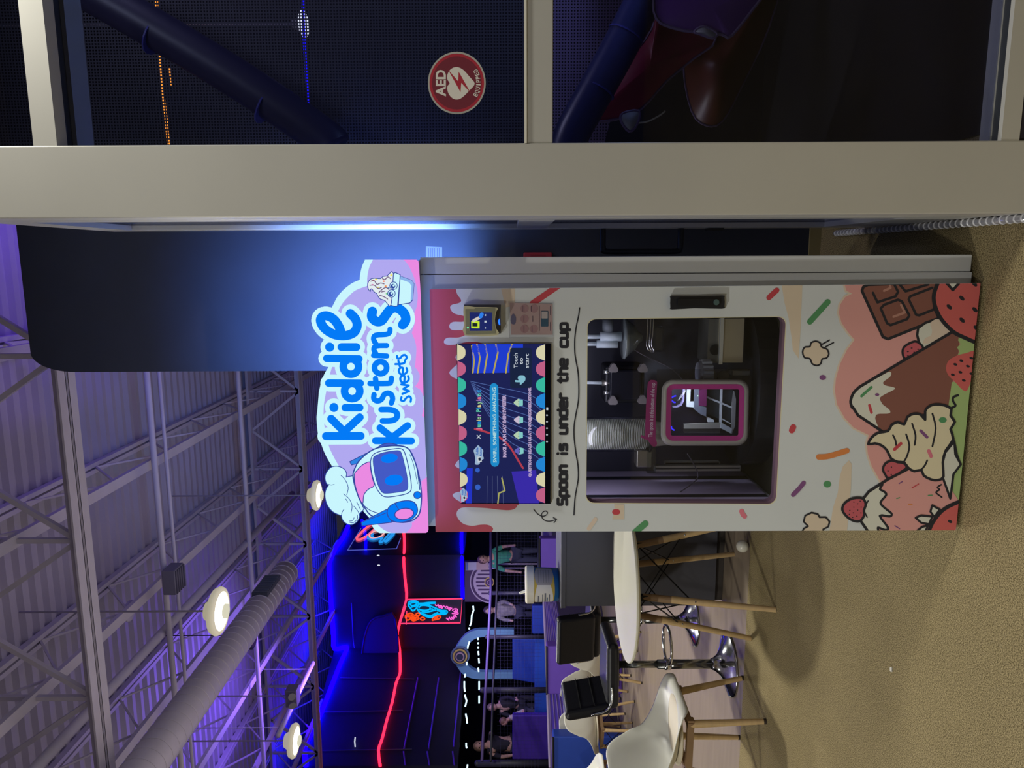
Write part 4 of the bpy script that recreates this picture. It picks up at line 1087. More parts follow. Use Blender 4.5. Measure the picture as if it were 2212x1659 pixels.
em('ear', c2((860, 1290), (895, 1232), (980, 1192), (1080, 1178), (1150, 1200), (1180, 1262), (1170, 1320), (1110, 1380), (1020, 1405), (940, 1400), (880, 1362)), g_blue, 2.0)
em('ear_disc', disc(c2((1040, 1318))[0], 20.5, 24, 12, -.14), g_pink, 2.0, 0)
el('ear_line', c2((945, 1212), (985, 1275)), 1.6)
em('ear_knob', disc(c2((1178, 1120))[0], 7.6, 18), g_blue, 1.8, 0)
# emblem: sundae cup
ice = c1((962, 608), (918, 604), (888, 566), (838, 550), (806, 508), (798, 488), (768, 470), (742, 436), (728, 442), (724, 466), (700, 430), (696, 380), (722, 330), (770, 315), (838, 320), (868, 295), (914, 290), (940, 262), (988, 265))
em('sundae', ice, glow('sign_cream', (226, 236, 240), 1.0), 1.6, 2)
g_br = glow('sign_brown', (120, 92, 130), .9)
for q in (((730, 350), (770, 345), (800, 385), (840, 370), (880, 380)), ((720, 395), (770, 395), (810, 430), (850, 420)), ((860, 320), (890, 330), (920, 300), (950, 320)), ((820, 480), (860, 440), (900, 420), (930, 440)), ((830, 510), (870, 520), (920, 550)), ((850, 470), (890, 460))):
    el('sauce', c1(*q), 2.0, g_br)
for p, col in (((760, 340), (235, 120, 70)), ((750, 390), (235, 120, 190)), ((810, 425), (225, 225, 60)), ((876, 350), (240, 110, 70)), ((960, 280), (240, 230, 90)), ((896, 405), (240, 140, 70)), ((910, 490), (120, 215, 130)), ((790, 330), (240, 230, 90)), ((930, 425), (60, 130, 190))):
    F_.art('topping', [disc(c1(p)[0], 2.6, 8, 1.7)], glow('top_%d_%d' % (p[0], p[1]), col, 1.0), new=False)
em('cup', c1((1058, 292), (1188, 340), (1214, 378), (1200, 560), (1166, 594), (1040, 612)), g_ice, 1.8, 0)
F_.art('cup_shade', [c1((1060, 292), (1188, 340), (1214, 378), (1200, 556), (1176, 576), (1186, 400), (1160, 364), (1064, 328))], glow('sign_sky', (140, 180, 236), 1.0))
em('cup_rim', c1((984, 264), (1004, 252), (1060, 276), (1056, 340), (1030, 626), (1000, 632), (956, 620), (968, 540)), g_ice, 1.8, 0)
for cx_, cy_ in ((985, 400), (962, 487)):
    em('cup_eye', disc(c1((cx_, cy_))[0], 8.2, 18), g_ice, 1.5, 0)
    F_.art('pupil', [disc(c1((cx_ - 6, cy_ + 6))[0], 5.2, 14)], g_ink)
    F_.art('glint', [disc(c1((cx_ + 2, cy_ - 2))[0], 2.4, 10)], g_ice)
# foot rail that carries the sign, bolted on the cabinet
f0, f1 = onY(906, 562, YG), onY(927, 1150, YG)
MB().box((min(f0.x, f1.x), YG + .001, ZB + .001), (max(f0.x, f1.x) - .0, YG + .10, min(f0.z, f1.z) + .01)).build('foot_rail', mat('sign_rail', (150, 150, 170), .4, .3), SG_)
# added light behind the sign, standing in for its blue glow on the partition
zc = onY(800, 850, YG).z; xc_ = onY(800, 850, YG).x
light('sign_back_fill', 'AREA', (xc_, YG + .03, zc + .05), 44.0, (.16, .34, 1.0), .80, target=(xc_ + .02, YP, zc + .12), shape='ELLIPSE', size_y=.30, spread=radians(82))

light('sign_edge_light', 'AREA', (xc_, YG - .075, min(f0.z, f1.z) - .002), .4, (.28, .30, 1.0), .80, target=(xc_, YG - .055, 1.3), shape='RECTANGLE', size_y=.03)  # added strip light, stands in for the sign's spill down the panel
# ------------------------------------------------------------------ fittings behind the machine's window (parts of the machine)
YI = YK + .16
steel_c = mat('chrome', (225, 228, 232), .12, 1.0)
steel_b = mat('brushed_steel', (170, 168, 160), .32, .9, var=.05, scale=20)
acry = glass('acrylic_clear', (226, 232, 238), .08)
frost = mat('frosted_plastic', (208, 222, 230), .4)
blackp = mat('pump_black', (14, 16, 24), .45)
def bx(x0, y0, x1, y1, Ya, Yb):
    """Box whose front face spans the given pixels at depth Ya."""
    p, q = onY(x0, y0, Ya), onY(x1, y1, Ya)
    return (min(p.x, q.x), Ya, min(p.z, q.z)), (max(p.x, q.x), Yb, max(p.z, q.z))
# cup dispenser tube and its nested cups: the cups are things, the tube is a part
ct0, ct1 = onY(1262, 938, YI + .06), onY(1396, 938, YI + .06)
rc = abs(onY(1330, 905, YI + .06).x - onY(1330, 970, YI + .06).x) / 2
MB().lathe([(rc + .007, ct1.z - .004), (rc + .007, ct0.z + .08)], (ct0.x, YI + .06, 0), 28).build('cup_tube', acry, K, smooth=True)
cup_m = mat('cup_plastic', (232, 228, 206), .35, spec=.4)
cups = thing('paper_cup', 'white plastic cup nested in the clear dispenser tube behind the window', 'cup', (ct0.x, YI + .06, 0), group='cups nested in the dispenser tube')
MB().lathe([(rc * .70, -.075), (rc * .72, -.075), (rc * .89, -.004), (rc * .90, -.0012), (rc * .985, -.001), (rc, .0006), (rc * .985, .0022), (rc * .88, .002), (rc * .70, -.070), (0, -.070)], (0, 0, 0), 28).build('body', cup_m, cups, local=True, smooth=False)
nc = 36; pz = (ct0.z - ct1.z) / 36.5
cups.location.z = ct1.z + .006
for k in range(1, nc): copy_thing(cups, (ct0.x, YI + .06, ct1.z + .006 + k * pz), label='white plastic cup nested in the clear dispenser tube behind the window')
MB().lathe([(rc * 1.2, -.006), (rc * 1.2, .0), (rc * .8, .002)], (ct0.x, YI + .06, ct1.z - .006), 28).build('tube_ring', blackp, K)
lo, hi = bx(1376, 972, 1408, 1010, YI + .04, YI + .10); MB().box(lo, hi).build('tube_bracket', steel_b, K, bevel=.004)
lo, hi = bx(1400, 968, 1416, 1022, YI + .03, YI + .06); MB().box(lo, hi).build('tube_bracket', acry, K)
# peristaltic pump: black body, four lobed knobs, fittings, hoses
lo, hi = bx(1306, 790, 1392, 872, YI + .05, YI + .16); MB().box(lo, hi).build('pump_body', blackp, K, bevel=.012)
lo, hi = bx(1318, 800, 1384, 864, YI + .03, YI + .05); MB().box(lo, hi).build('pump_cover', mat('pump_cover', (20, 22, 34), .3), K, bevel=.006)
for p in ((1325, 796), (1389, 796), (1324, 866), (1388, 864)):
    c_ = onY(p[0], p[1], YI + .02); r_ = .0145
    o_ = []
    for k in range(36):
        a = 2 * pi * k / 36; rr = r_ * (1 + .16 * cos(3 * a)); o_.append((c_.x + rr * cos(a), YI + .015, c_.z + rr * sin(a)))
    MB().prism(o_, (0, .02, 0)).build('pump_knob', mat('knob_grey', (120, 116, 118), .35), K)
p0, p1 = onY(1262, 826, YI + .06), onY(1300, 827, YI + .06); MB().tube([p0, (p0 + p1) / 2, p1], .0055, 10).build('hose', frost, K, smooth=True)
p2 = onY(1326, 827, YI + .06); MB().cone(p1, p2, .0105).build('hose_fitting', steel_b, K, smooth=True)
for yy_ in (803, 848):
    p1, p2 = onY(1304, yy_, YI + .05), onY(1318, yy_, YI + .05); MB().cone(p1, p2, .008).build('pump_bolt', steel_c, K, smooth=True)
# frosted valve bodies with hoses
for (x0, x1, yc, r_) in ((1296, 1342, 727, .0155), (1289, 1334, 743, .013)):
    p1, p2 = onY(x0, yc, YI + .03), onY(x1, yc, YI + .03)
    MB().cone(p1, p2, r_, n=18).build('valve_body', frost, K, smooth=True)
    p0 = onY(1262, yc, YI + .03); MB().cone(p0, p1, r_ * .5).build('hose', frost, K, smooth=True)
p1, p2 = onY(1313, 690, YI + .04), onY(1313, 716, YI + .04); MB().cone(p1, p2, .018).build('valve_elbow', mat('valve_grey', (130, 138, 146), .5), K, smooth=True)
# bowl shaped funnel under the valves
c_ = onY(1352, 730, YI + .05)
MB().lathe([(.068, .010), (.070, .006), (.060, -.004), (.040, -.028), (.020, -.040), (.012, -.052)], c_, 36).build('funnel', mat('funnel_glass', (150, 160, 160), .08, .3, spec=.9), K, smooth=True, solid=.002)
# bright wire bracket
for dx in (0, 7, 13):
    q = [onY(1399 + dx, 684, YI + .03), onY(1398 + dx * .9, 720, YI + .03), onY(1397 + dx * .8, 745, YI + .03), onY(1402 + dx * .8, 757, YI + .03), onY(1411, 762, YI + .04)]
    MB().tube(smooth([tuple(v) for v in q], False, 4), .0021, 8).build('wire_bracket', steel_c, K, smooth=True)
lo, hi = bx(1412, 705, 1434, 760, YI + .05, YI + .09); MB().box(lo, hi).build('clear_box', acry, K, bevel=.008)
# steel box with a round port
lo, hi = bx(1559, 687, 1605, 784, YI + .02, YI + .18); MB().box(lo, hi).build('steel_box', mat('box_steel', (196, 188, 158), .38, .5, var=.05), K, bevel=.003)
lo2, hi2 = bx(1531, 689, 1559, 784, YI + .05, YI + .18); MB().box(lo2, hi2).build('steel_box_top', mat('box_top', (120, 122, 118), .4, .6), K)
c_ = onY(1545, 756, YI + .045); MB().cone(c_, c_ + Vector((0, .004, 0)), .017, n=20).build('port', blackp, K)
lo, hi = bx(1557, 687, 1560.5, 787, YI + .014, YI + .022); MB().box(lo, hi).build('box_edge', mat('edge_bright', (225, 232, 230), .25, .6), K)
# geared dial and lobes above the hatch
c_ = onY(1512, 806, YI + .05)
MB().lathe([(0, -.035), (.040, -.035), (.040, .0), (.036, .008), (0, .010)], c_, 28).build('geared_dial', mat('dial_grey', (150, 152, 160), .4), K)
for k in range(14):
    a = 2 * pi * k / 14; p = c_ + Vector((.042 * cos(a), .042 * sin(a), -.034)); MB().cone(p, p + Vector((0, 0, .032)), .0045, n=8).build('gear_tooth', mat('tooth_light', (190, 198, 206), .35), K)
for x_ in (1537, 1563):
    c_ = onY(x_, 812, YI + .06); MB().ball(c_, .018, 16, (1, .5, 1.1)).build('drive_lobe', mat('lobe_grey', (150, 150, 146), .4), K, smooth=True)
lo, hi = bx(1582, 800, 1626, 812, YI + .05, YI + .08); MB().box(lo, hi).build('chrome_rail', steel_b, K, bevel=.003)
# aluminium profiles beside the hatch
for (ya, yb2, x0, x1, dy) in ((1006, 1018, 1414, 1600, .06), (998, 1004, 1436, 1555, .10)):
    lo, hi = bx(x0, ya, x1, yb2, YI + dy, YI + dy + .02); MB().box(lo, hi).build('aluminium_profile', mat('alu_profile', (176, 176, 168), .35, .7), K, bevel=.002)
    lo, hi = bx(x0 + 2, (ya + yb2) / 2 - 1, x1 - 2, (ya + yb2) / 2 + 1, YI + dy - .001, YI + dy); MB().box(lo, hi).build('profile_slot', dark, K)
# loose dark cable at the right of the hatch, thin hose across the back
for q, r_, mm in (([(1650, 858), (1640, 862), (1632, 867), (1622, 876)], .003, steel_b), ([(1370, 755), (1400, 772), (1440, 790), (1462, 806), (1474, 820)], .0022, mat('hose_dim', (84, 82, 94), .4)), ([(1485, 980), (1500, 1005), (1508, 1030), (1488, 1050), (1450, 1075)], .002, mat('hose_dim', (84, 82, 94), .4))):
    MB().tube(smooth([tuple(onY(a, b_, YI + .04)) for a, b_ in q], False, 4), r_, 8).build('hose', mm, K, smooth=True)
# clear guard plate
lo, hi = bx(1420, 798, 1618, 962, YI - .01, YI - .006); MB().box(lo, hi).build('guard_plate', glass('guard_clear', (236, 238, 242), .03), K)
# ---- delivery hatch: rounded collar, pink frame, lit chamber
YHc = YI - .03
def rr_px(x0, y0, x1, y1, r, n=6): return rrect(x0, y0, x1, y1, r, n)
hat_o = [(1428.5, 962.5), (1616, 962.5), (1620, 819), (1432.5, 819)]
def hatch_loop(m_, r):
    x0, x1, y0_, y1_ = 1430 + m_, 1619 - m_, 819.5 + m_, 962.5 - m_
    o_ = []
    for (px_, py_) in rrect(x0, y0_, x1, y1_, r, 6):
        o_.append((px_ - (py_ - 819) * .022, py_))
    return o_
def ring_mesh(lo_, Ya, li_, Yb2):
    b = MB(); P0 = [onY(p[0], p[1], Ya) for p in lo_]; P1 = [onY(p[0], p[1], Yb2) for p in li_]; n = len(P0)
    b.add(P0 + P1, [(i, (i + 1) % n, n + (i + 1) % n, n + i) for i in range(n)]); return b
L0, L1, L2, L3 = hatch_loop(0, 24), hatch_loop(3.5, 22), hatch_loop(10.5, 16), hatch_loop(21.5, 4)
b = ring_mesh(L0, YHc + .06, L0, YHc + .012); v0 = b
for A, Ya, B_, Yb2 in ((L0, YHc + .012, L1, YHc), (L1, YHc, L2, YHc + .002)):
    t_ = ring_mesh(A, Ya, B_, Yb2); b.add(t_.v, t_.f)
hatch = b.build('hatch_collar', mat('collar_cream', (205, 202, 190), .3, spec=.5), K, smooth=True, fix=True)
ring_mesh(L2, YHc + .001, L3, YHc + .0035).build('hatch_frame', mat('hatch_pink', (206, 66, 150), .4), hatch)
ring_mesh(L3, YHc + .0035, hatch_loop(18, 4), YHc + .10).build('hatch_tunnel', mat('tunnel_grey', (110, 108, 116), .4), hatch)
lo, hi = bx(1436, 830, 1612, 955, YHc + .16, YHc + .165); MB().box(lo, hi).build('chamber_back', mat('chamber_dark', (34, 28, 46), .5), hatch)
c9 = crop(1360, 800, 7.373)
Yc_ = YHc + .10
def chamber(name, pts, m, d0=.0, th=.012):
    q = [onY(a, b_, Yc_ + d0) for a, b_ in c9(*pts)]
    MB().prism(q, (0, th, 0)).build(name, m, hatch)
alm = mat('chamber_alu', (196, 194, 190), .3, .5); dgr = mat('chamber_panel', (58, 66, 72), .5); wht = mat('chamber_white', (226, 230, 230), .35)
chamber('slide_block', ((870, 860), (1450, 840), (1450, 925), (870, 930)), mat('block_beige', (170, 164, 152), .4), .0)
chamber('slide_block', ((870, 930), (1450, 925), (1440, 1000), (870, 995)), mat('block_grey', (116, 112, 112), .4), .01)
chamber('rack_panel', ((1245, 300), (1640, 300), (1640, 860), (1220, 690)), dgr, .03)
for q in (((1450, 300), (1482, 300), (1465, 850), (1435, 850)), ((1235, 415), (1655, 590), (1645, 615), (1228, 440)), ((1480, 770), (1625, 850), (1620, 865), (1470, 785))):
    chamber('rack_bar', q, wht, .015, .008)
chamber('rack_edge', ((1665, 330), (1695, 460), (1680, 880), (1632, 1010), (1636, 560)), alm, .01)
chamber('end_plate', ((1450, 860), (1500, 858), (1630, 930), (1622, 1010), (1450, 920)), wht, -.005)
chamber('end_plate', ((1235, 740), (1340, 790), (1345, 825), (1250, 825)), wht, .005)
chamber('clamp', ((1040, 300), (1110, 300), (1110, 560), (1225, 590), (1220, 740), (1130, 700), (1030, 620)), mat('clamp_grey', (110, 114, 126), .4), .0)
chamber('clamp_plate', ((1108, 310), (1228, 300), (1225, 575), (1105, 560)), mat('clamp_plum', (110, 36, 84), .45), -.004)
chamber('motor_case', ((915, 300), (975, 300), (965, 500), (1035, 500), (1035, 590), (910, 580)), wht, .01)
chamber('cup_holder', ((850, 300), (875, 300), (870, 480), (830, 560), (760, 590), (690, 590), (690, 575), (760, 572), (815, 540), (850, 470)), mat('holder_lilac', (150, 140, 180), .4), .0)
for q in (((738, 405), (690, 420), (680, 440)), ((680, 480), (695, 505), (730, 512)), ((665, 890), (672, 925), (712, 955))):
    pts = smooth([tuple(onY(a, b_, Yc_ - .01)) for a, b_ in c9(*q)], False, 4)
    MB().tube(pts, .0022, 8).build('blue_led', glow('led_blue', (50, 40, 255), 3.0), hatch, smooth=True)
q = onY(*c9((1086, 406))[0], Yc_ - .012); MB().ball(q, .0022, 8).build('status_led', glow('led_green', (210, 255, 190), 2.0), hatch)
# banner over the hatch
bn = Surf(YHc - .004, K)
ban = bn.art('spoon_banner', [c9((290, 195), (335, 152), (405, 155), (440, 185), (420, 560), (415, 1090), (440, 1160), (430, 1200), (395, 1218), (350, 1200), (290, 1110), (210, 1085), (172, 1055), (185, 1030), (245, 1045), (262, 560))], mat('banner_plum', (150, 44, 104), .4), thick=.004)
S = Surf(YHc - .0082, ban)
S.art('lettering', text_polys('The spoon is at the bottom of the cup', c9((362, 1065))[0], c9((404, 200))[0], 8.6, .012), mat('banner_text', (222, 206, 214), .5))
# lamp of the chamber, and an added dim fill for the cabin
hc = onY(1520, 890, YHc + .05)
light('chamber_led_light', 'AREA', onY(1470, 850, YHc + .03), .42, (.86, .92, 1.0), .05, target=onY(1560, 910, YHc + .13))
light('cabin_fill_light', 'AREA', ((wy0 + wy1) / 2 - .05, YK + .055, wz1 - .01), .70, (.90, .87, 1.0), .50, target=((wy0 + wy1) / 2, YK + .45, wz0), shape='RECTANGLE', size_y=.03)
# ------------------------------------------------------------------ café furniture
beech = mat('beech', (204, 174, 126), .5, var=.08, scale=6, stretch=(1, 1, 6))
beech_d = mat('beech_shade', (142, 114, 84), .55, var=.06, scale=6)  # darker copy of beech: shade under seat and table put into the colour
shell_w = mat('shell_white', (226, 226, 214), .35, spec=.4)
pad_w = mat('cushion_cream', (222, 212, 190), .6)
wire_b = mat('wire_black', (16, 17, 22), .4, .4)
felt = mat('foot_cap', (60, 50, 40), .8)
def shell_rows():
    prof = [(.235, .425, .17, 0), (.225, .452, .205, .006), (.19, .462, .222, .02), (.10, .452, .235, .055), (0, .444, .24, .085), (-.09, .450, .24, .12), (-.155, .475, .242, .14),
            (-.195, .53, .242, .10), (-.215, .60, .240, .05), (-.232, .68, .235, .02), (-.248, .76, .222, .006), (-.258, .815, .195, 0), (-.262, .836, .14, 0)]
    rows = []
    for i, (x, z, hw, lift) in enumerate(prof):
        r = []
        for k in range(13):
            s_ = -1 + 2 * k / 12; c_ = abs(s_) ** 2.4
            fwd, up = {7: (.035, .135), 8: (.032, .095), 9: (.026, .060), 10: (.018, .032), 11: (.008, .008)}.get(i, (0, lift if i < 7 else 0))
            r.append(Vector((x + fwd * c_, hw * s_, z + up * c_)))
        rows.append(r)
    return rows
def make_chair(label, cross=True, cushion=True):
    t = thing('shell_chair', label, 'chair', (0, 0, 0), group='white shell chairs in the café')
    MB().grid(shell_rows()).build('shell', shell_w, t, smooth=True, local=True, solid=.010, sub=1)
    if cushion:
        MB().lathe([(0, .470), (.10, .470), (.165, .466), (.185, .456), (.18, .448), (0, .446)], (.02, 0, 0), 28, sx=1.05, sy=1.0).build('cushion', pad_w, t, smooth=True, local=True)
    a = .14; f_ = .19
    for sx in (1, -1):
        for sy in (1, -1):
            MB().cone((sx * a, sy * a, .405), (sx * f_, sy * f_, .012), .0205, .0135, 14).build('leg', beech, t, smooth=False, local=True)
            MB().cone((sx * f_, sy * f_, .014), (sx * (f_ + .001), sy * (f_ + .001), 0), .0138, .0138, 12).build('foot_cap', felt, t, local=True)
    for sy in (1, -1):
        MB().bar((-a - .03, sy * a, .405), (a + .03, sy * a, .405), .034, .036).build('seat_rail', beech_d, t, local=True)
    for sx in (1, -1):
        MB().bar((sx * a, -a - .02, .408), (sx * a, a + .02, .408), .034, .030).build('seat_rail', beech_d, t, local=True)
    if cross:
        for sy in (1, -1):
            MB().bar((-.165, sy * .165, .20), (.15, sy * .15, .38), .006).build('wire_strut', wire_b, t, local=True)
            MB().bar((.165, sy * .165, .20), (-.15, sy * .15, .38), .006).build('wire_strut', wire_b, t, local=True)
    return t
fc = room(-2.015 * .9333 - .02, 4.315 * .9333)
f1, f2, f3 = onZ(1608, 1470), onZ(1655, 1567), onZ(1598, 1585)
fc = (f2 + f3) / 2
chair = make_chair('white shell chair with cream seat pad and beech legs nearest the black stool', cross=False)
def put_chair(src, p, rz, label):
    return copy_thing(src, (p.x, p.y, 0), rz, label)
chair.location = (fc.x, fc.y, 0); chair.rotation_euler = (0, 0, radians(-2))
chair.scale = (1.07, 1.07, 1.0)
wired = make_chair('white shell chair with black wire struts behind the black stool seat', cross=True)
w0 = onZ(1386, 1420, 0); wired.location = (w0.x, w0.y, 0); wired.rotation_euler = (0, 0, radians(150))
for (x_, y_, rz, lab) in ((1388, 1690, -20, 'white shell chair at the lower picture corner behind the nearest chair'),
                          (1374, 1570, 160, 'white shell chair standing by the blue padded block'),
                          (1346, 1556, 95, 'white shell chair half hidden behind the stool backrest'),
                          (1356, 1445, 60, 'white shell chair farthest back beside the purple padded block')):
    p = onZ(x_, y_, 0); put_chair(wired, p, radians(rz), lab)

# ---- round table with beech legs
C1, D1, B1 = onZ(1676, 1317), onZ(1622, 1379), onZ(1585, 1197)
A1 = C1 + B1 - D1; tc = (C1 + B1) / 2
ztab = at(1348, 1416, depth(tc)).z
rt = .455
T = thing('round_table', 'round white table on four beech legs beside the machine', 'table', (tc.x, tc.y, 0))
MB().lathe([(0, ztab - .022), (rt - .012, ztab - .022), (rt, ztab - .012), (rt, ztab - .003), (rt - .003, ztab), (0, ztab)], (tc.x, tc.y, 0), 64).build('table_top', mat('table_white', (226, 224, 206), .32, spec=.4), T)
tops = []
for p in (C1, D1, B1, A1):
    d = (tc - p); tp = p + d * .42; tp.z = ztab - .075
    mid = tp + (p - tp) * .22
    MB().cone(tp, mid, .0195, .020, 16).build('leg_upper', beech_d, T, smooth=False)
    lg = MB().cone(mid, p, .020, .0145, 16).build('leg', beech, T)
    MB().bar((tp.x, tp.y, ztab - .02), tp + (p - tp) * .04, .03).build('leg_socket', wire_b, T)
    b_ = p + (tp - p) * .60; s_ = MB(); nd = (Vector((0, 0, H)) - b_); nd.z = 0; nd.normalize()
    s_.ball(b_ + nd * .017, .0055, 8); s_.build('screw', steel_c, T)
    tops.append((tp, p))
for i in range(4):
    (t0, p0), (t1, p1) = tops[i], tops[(i + 1) % 4]
    MB().bar(t0, p1 + (t1 - p1) * .62, .006).build('wire_brace', wire_b, T)
    MB().bar(t1, p0 + (t0 - p0) * .62, .006).build('wire_brace', wire_b, T)
# white ball on the carpet
bp = onZ(1617, 1179, .0); rb = .042
bp = at(1608, 1180, depth(bp)); 
rb = 13.2 / F * depth(bp)
tag(MB().ball((bp.x, bp.y, rb), rb, 28).build('play_ball', mat('ball_white', (230, 228, 214), .25, spec=.6), smooth=True), 'small white play ball lying on the carpet by the table leg', 'ball')
# paper crumb on the carpet
pc = onZ(1925, 1446, .004)
tag(MB().prism([(pc.x - .008, pc.y - .004, .001), (pc.x + .010, pc.y - .001, .001), (pc.x + .006, pc.y + .005, .001), (pc.x - .006, pc.y + .003, .001)], (0, 0, .006)).build('paper_scrap', mat('scrap', (240, 238, 230), .7)), 'tiny white paper scrap on the open carpet', 'scrap')

# ---- bar stools
leather = mat('stool_leather', (12, 13, 24), .4, spec=.4, bump=.1, bscale=40)
def make_stool(label):
    t = thing('bar_stool', label, 'stool', (0, 0, 0), group='black bar stools at the counter')
    MB().lathe([(.205, 0), (.207, .006), (.195, .012), (.15, .026), (.10, .046), (.06, .072), (.04, .10), (.034, .115), (0, .115)], (0, 0, 0), 48).build('base', steel_c, t, smooth=True, local=True)
    MB().cone((0, 0, .11), (0, 0, .47), .030, n=24).build('column', mat('column_steel', (150, 152, 150), .2, .9), t, smooth=True, local=True)
    MB().cone((0, 0, .46), (0, 0, .74), .023, n=24).build('piston', mat('column_steel'), t, smooth=True, local=True)
    ring = [(.03 + .0, -.02, .40)]
    pts = [(.13 + .12 * cos(a), .13 * sin(a), .405) for a in [radians(150 - 300 * k / 16) for k in range(17)]]
    pts = [(.02, .03, .405)] + pts + [(.02, -.03, .405)]
    MB().tube(smooth(pts, False, 3), .0095, 10).build('footrest', steel_c, t, smooth=True, local=True)
    MB().cone((0, 0, .385), (0, 0, .425), .036, n=24).build('footrest_collar', steel_c, t, smooth=True, local=True)
    MB().box((-.10, -.10, .735), (.12, .10, .75)).build('seat_plate', wire_b, t, local=True)
    MB().box((-.20, -.205, .75), (.215, .205, .83)).build('seat', leather, t, local=True, bevel=.032)
    M_ = Matrix.Translation((-.185, 0, .80)) @ Matrix.Rotation(radians(-10), 4, 'Y')
    MB().box((-.045, -.21, .0), (.03, .21, .30), M_).build('backrest', leather, t, local=True, bevel=.032)
    for k in (.10, .19): MB().box((.0305, -.2, k), (.034, .2, k + .006), M_).build('seam', mat('seam_dark', (8, 8, 14), .6), t, local=True)
    for sy in (1, -1): MB().tube(smooth([(-.05, sy * .214, .80), (-.14, sy * .216, .80), (-.20, sy * .216, .84), (-.225, sy * .214, .93)], False, 4), .007, 8).build('chrome_trim', steel_c, t, smooth=True, local=True)
    return t
sp = onZ(1574, 1434, 0.0)
stool = make_stool('black padded bar stool with chrome trumpet base beside the round table')
stool.location = (sp.x, sp.y, 0); stool.rotation_euler = (0, 0, radians(6))
zsc = (at(1312, 1434, depth(sp)).z) / .80
stool.scale = (1, 1, zsc)
sp2 = onZ(1497, 1338, 0)
copy_thing(stool, (sp2.x, sp2.y, 0), radians(80), 'black bar stool behind the dark counter corner')
bpy.data.objects[[o.name for o in SC.objects if o.name.startswith('bar_stool')][-1]].scale = (1, 1, zsc)
sp3 = onZ(1470, 1165, 0) + Vector((0, .5, 0))
s3 = copy_thing(stool, (sp3.x, sp3.y, 0), radians(-95), 'black bar stool behind the counter next to the machine edge'); s3.scale = (1, 1, zsc * 1.02)

# ---- dark counter with the wipes tub
YCt = onZ(1567, 1240, 0).y
cx0 = onY(1400, 1313, YCt).x; zct = onY(1211, 1240, YCt).z
cmat = mat('counter_laminate', (74, 74, 82), .5, var=.05, scale=3, spec=.3)
Ct = thing('bar_counter', 'dark grey laminate bar counter behind the round table', 'counter', (cx0 + .9, YCt + .2, 0))
MB().box((cx0 + .01, YCt + .01, .06), (cx0 + 1.9, YCt + .50, zct - .035)).build('body', cmat, Ct)
MB().box((cx0 + .03, YCt + .05, 0), (cx0 + 1.88, YCt + .46, .06)).build('toe_kick', mat('kick_dark', (60, 54, 50), .6), Ct)
MB().box((cx0, YCt, zct - .035), (cx0 + 1.92, YCt + .52, zct)).build('counter_top', cmat, Ct, bevel=.004)
MB().box((cx0, YCt - .0015, zct - .006), (cx0 + 1.92, YCt, zct - .002)).build('edge_strip', mat('edge_light', (128, 128, 136), .4), Ct)
tb = onY(1208, 1262, YCt + .22); tz = zct
rbk = abs(onY(1180, 1226, YCt + .22).x - onY(1180, 1299, YCt + .22).x) / 2 * .97
hb2 = onY(1152, 1262, YCt + .22).z - tz
W = thing('wipes_tub', 'round tub of wipes with white lid and blue label on the counter', 'tub', (tb.x, YCt + .22, tz))
cc = (tb.x, YCt + .22, 0)
MB().lathe([(rbk * .90, tz), (rbk * .93, tz + .01), (rbk * .97, tz + hb2)], cc, 40).build('tub', mat('tub_blue', (30, 96, 150), .35), W, smooth=True)
MB().lathe([(rbk * .98, tz + hb2 - .005), (rbk * 1.06, tz + hb2), (rbk * 1.06, tz + hb2 + .045), (rbk * .98, tz + hb2 + .056), (0, tz + hb2 + .058)], cc, 40).build('lid', mat('lid_cream', (232, 226, 206), .4), W, smooth=False)
MB().bar((cc[0] - .05, cc[1], tz + hb2 + .055), (cc[0] - .06, cc[1] - .01, tz + hb2 + .095), .02, .012).build('wipe_tip', mat('wipe_white', (240, 240, 236), .8), W)
def wrap_patch(a0, a1, zlo, zhi, lift, m, name, bulge=0.0):
    r0 = []; r1 = []
    for k in range(15):
        t_ = k / 14; a = radians(a0 + (a1 - a0) * t_); bl = bulge * (1 - (2 * t_ - 1) ** 2)
        rad = lambda z: rbk * (.93 + .04 * (z - tz) / hb2) + lift
        za, zb_ = zlo - bl, zhi + bl
        r0.append(Vector((cc[0] + rad(za) * cos(a), cc[1] + rad(za) * sin(a), za))); r1.append(Vector((cc[0] + rad(zb_) * cos(a), cc[1] + rad(zb_) * sin(a), zb_)))
    MB().grid([r0, r1]).build(name, m, W, smooth=True)
za, zb_ = tz + hb2 * .34, tz + hb2 * .86
wrap_patch(-175, 0, za - .006, zb_ + .006, .001, mat('label_gold', (206, 176, 66), .5), 'label_edge', .022)
wrap_patch(-172, -68, za, zb_, .002, mat('label_white', (226, 222, 212), .5), 'label', .018)
wrap_patch(-68, -4, za, zb_, .002, mat('label_grey', (158, 152, 150), .5), 'label', .018)
for (a0, a1, f0_, f1_) in ((-150, -105, .80, .84), (-150, -100, .64, .67), (-145, -95, .52, .58), (-150, -100, .37, .41)):
    wrap_patch(a0, a1, tz + hb2 * f0_, tz + hb2 * f1_, .003, mat('label_ink', (110, 112, 124), .6), 'label_print')
for f0_ in (.80, .70, .60, .50, .40): wrap_patch(-60, -12, tz + hb2 * f0_, tz + hb2 * (f0_ + .03), .003, mat('label_ink2', (130, 126, 126), .6), 'label_print')
wrap_patch(-140, -112, tz + hb2 * .455, tz + hb2 * .495, .0035, mat('label_pill', (40, 90, 130), .5), 'label_print')
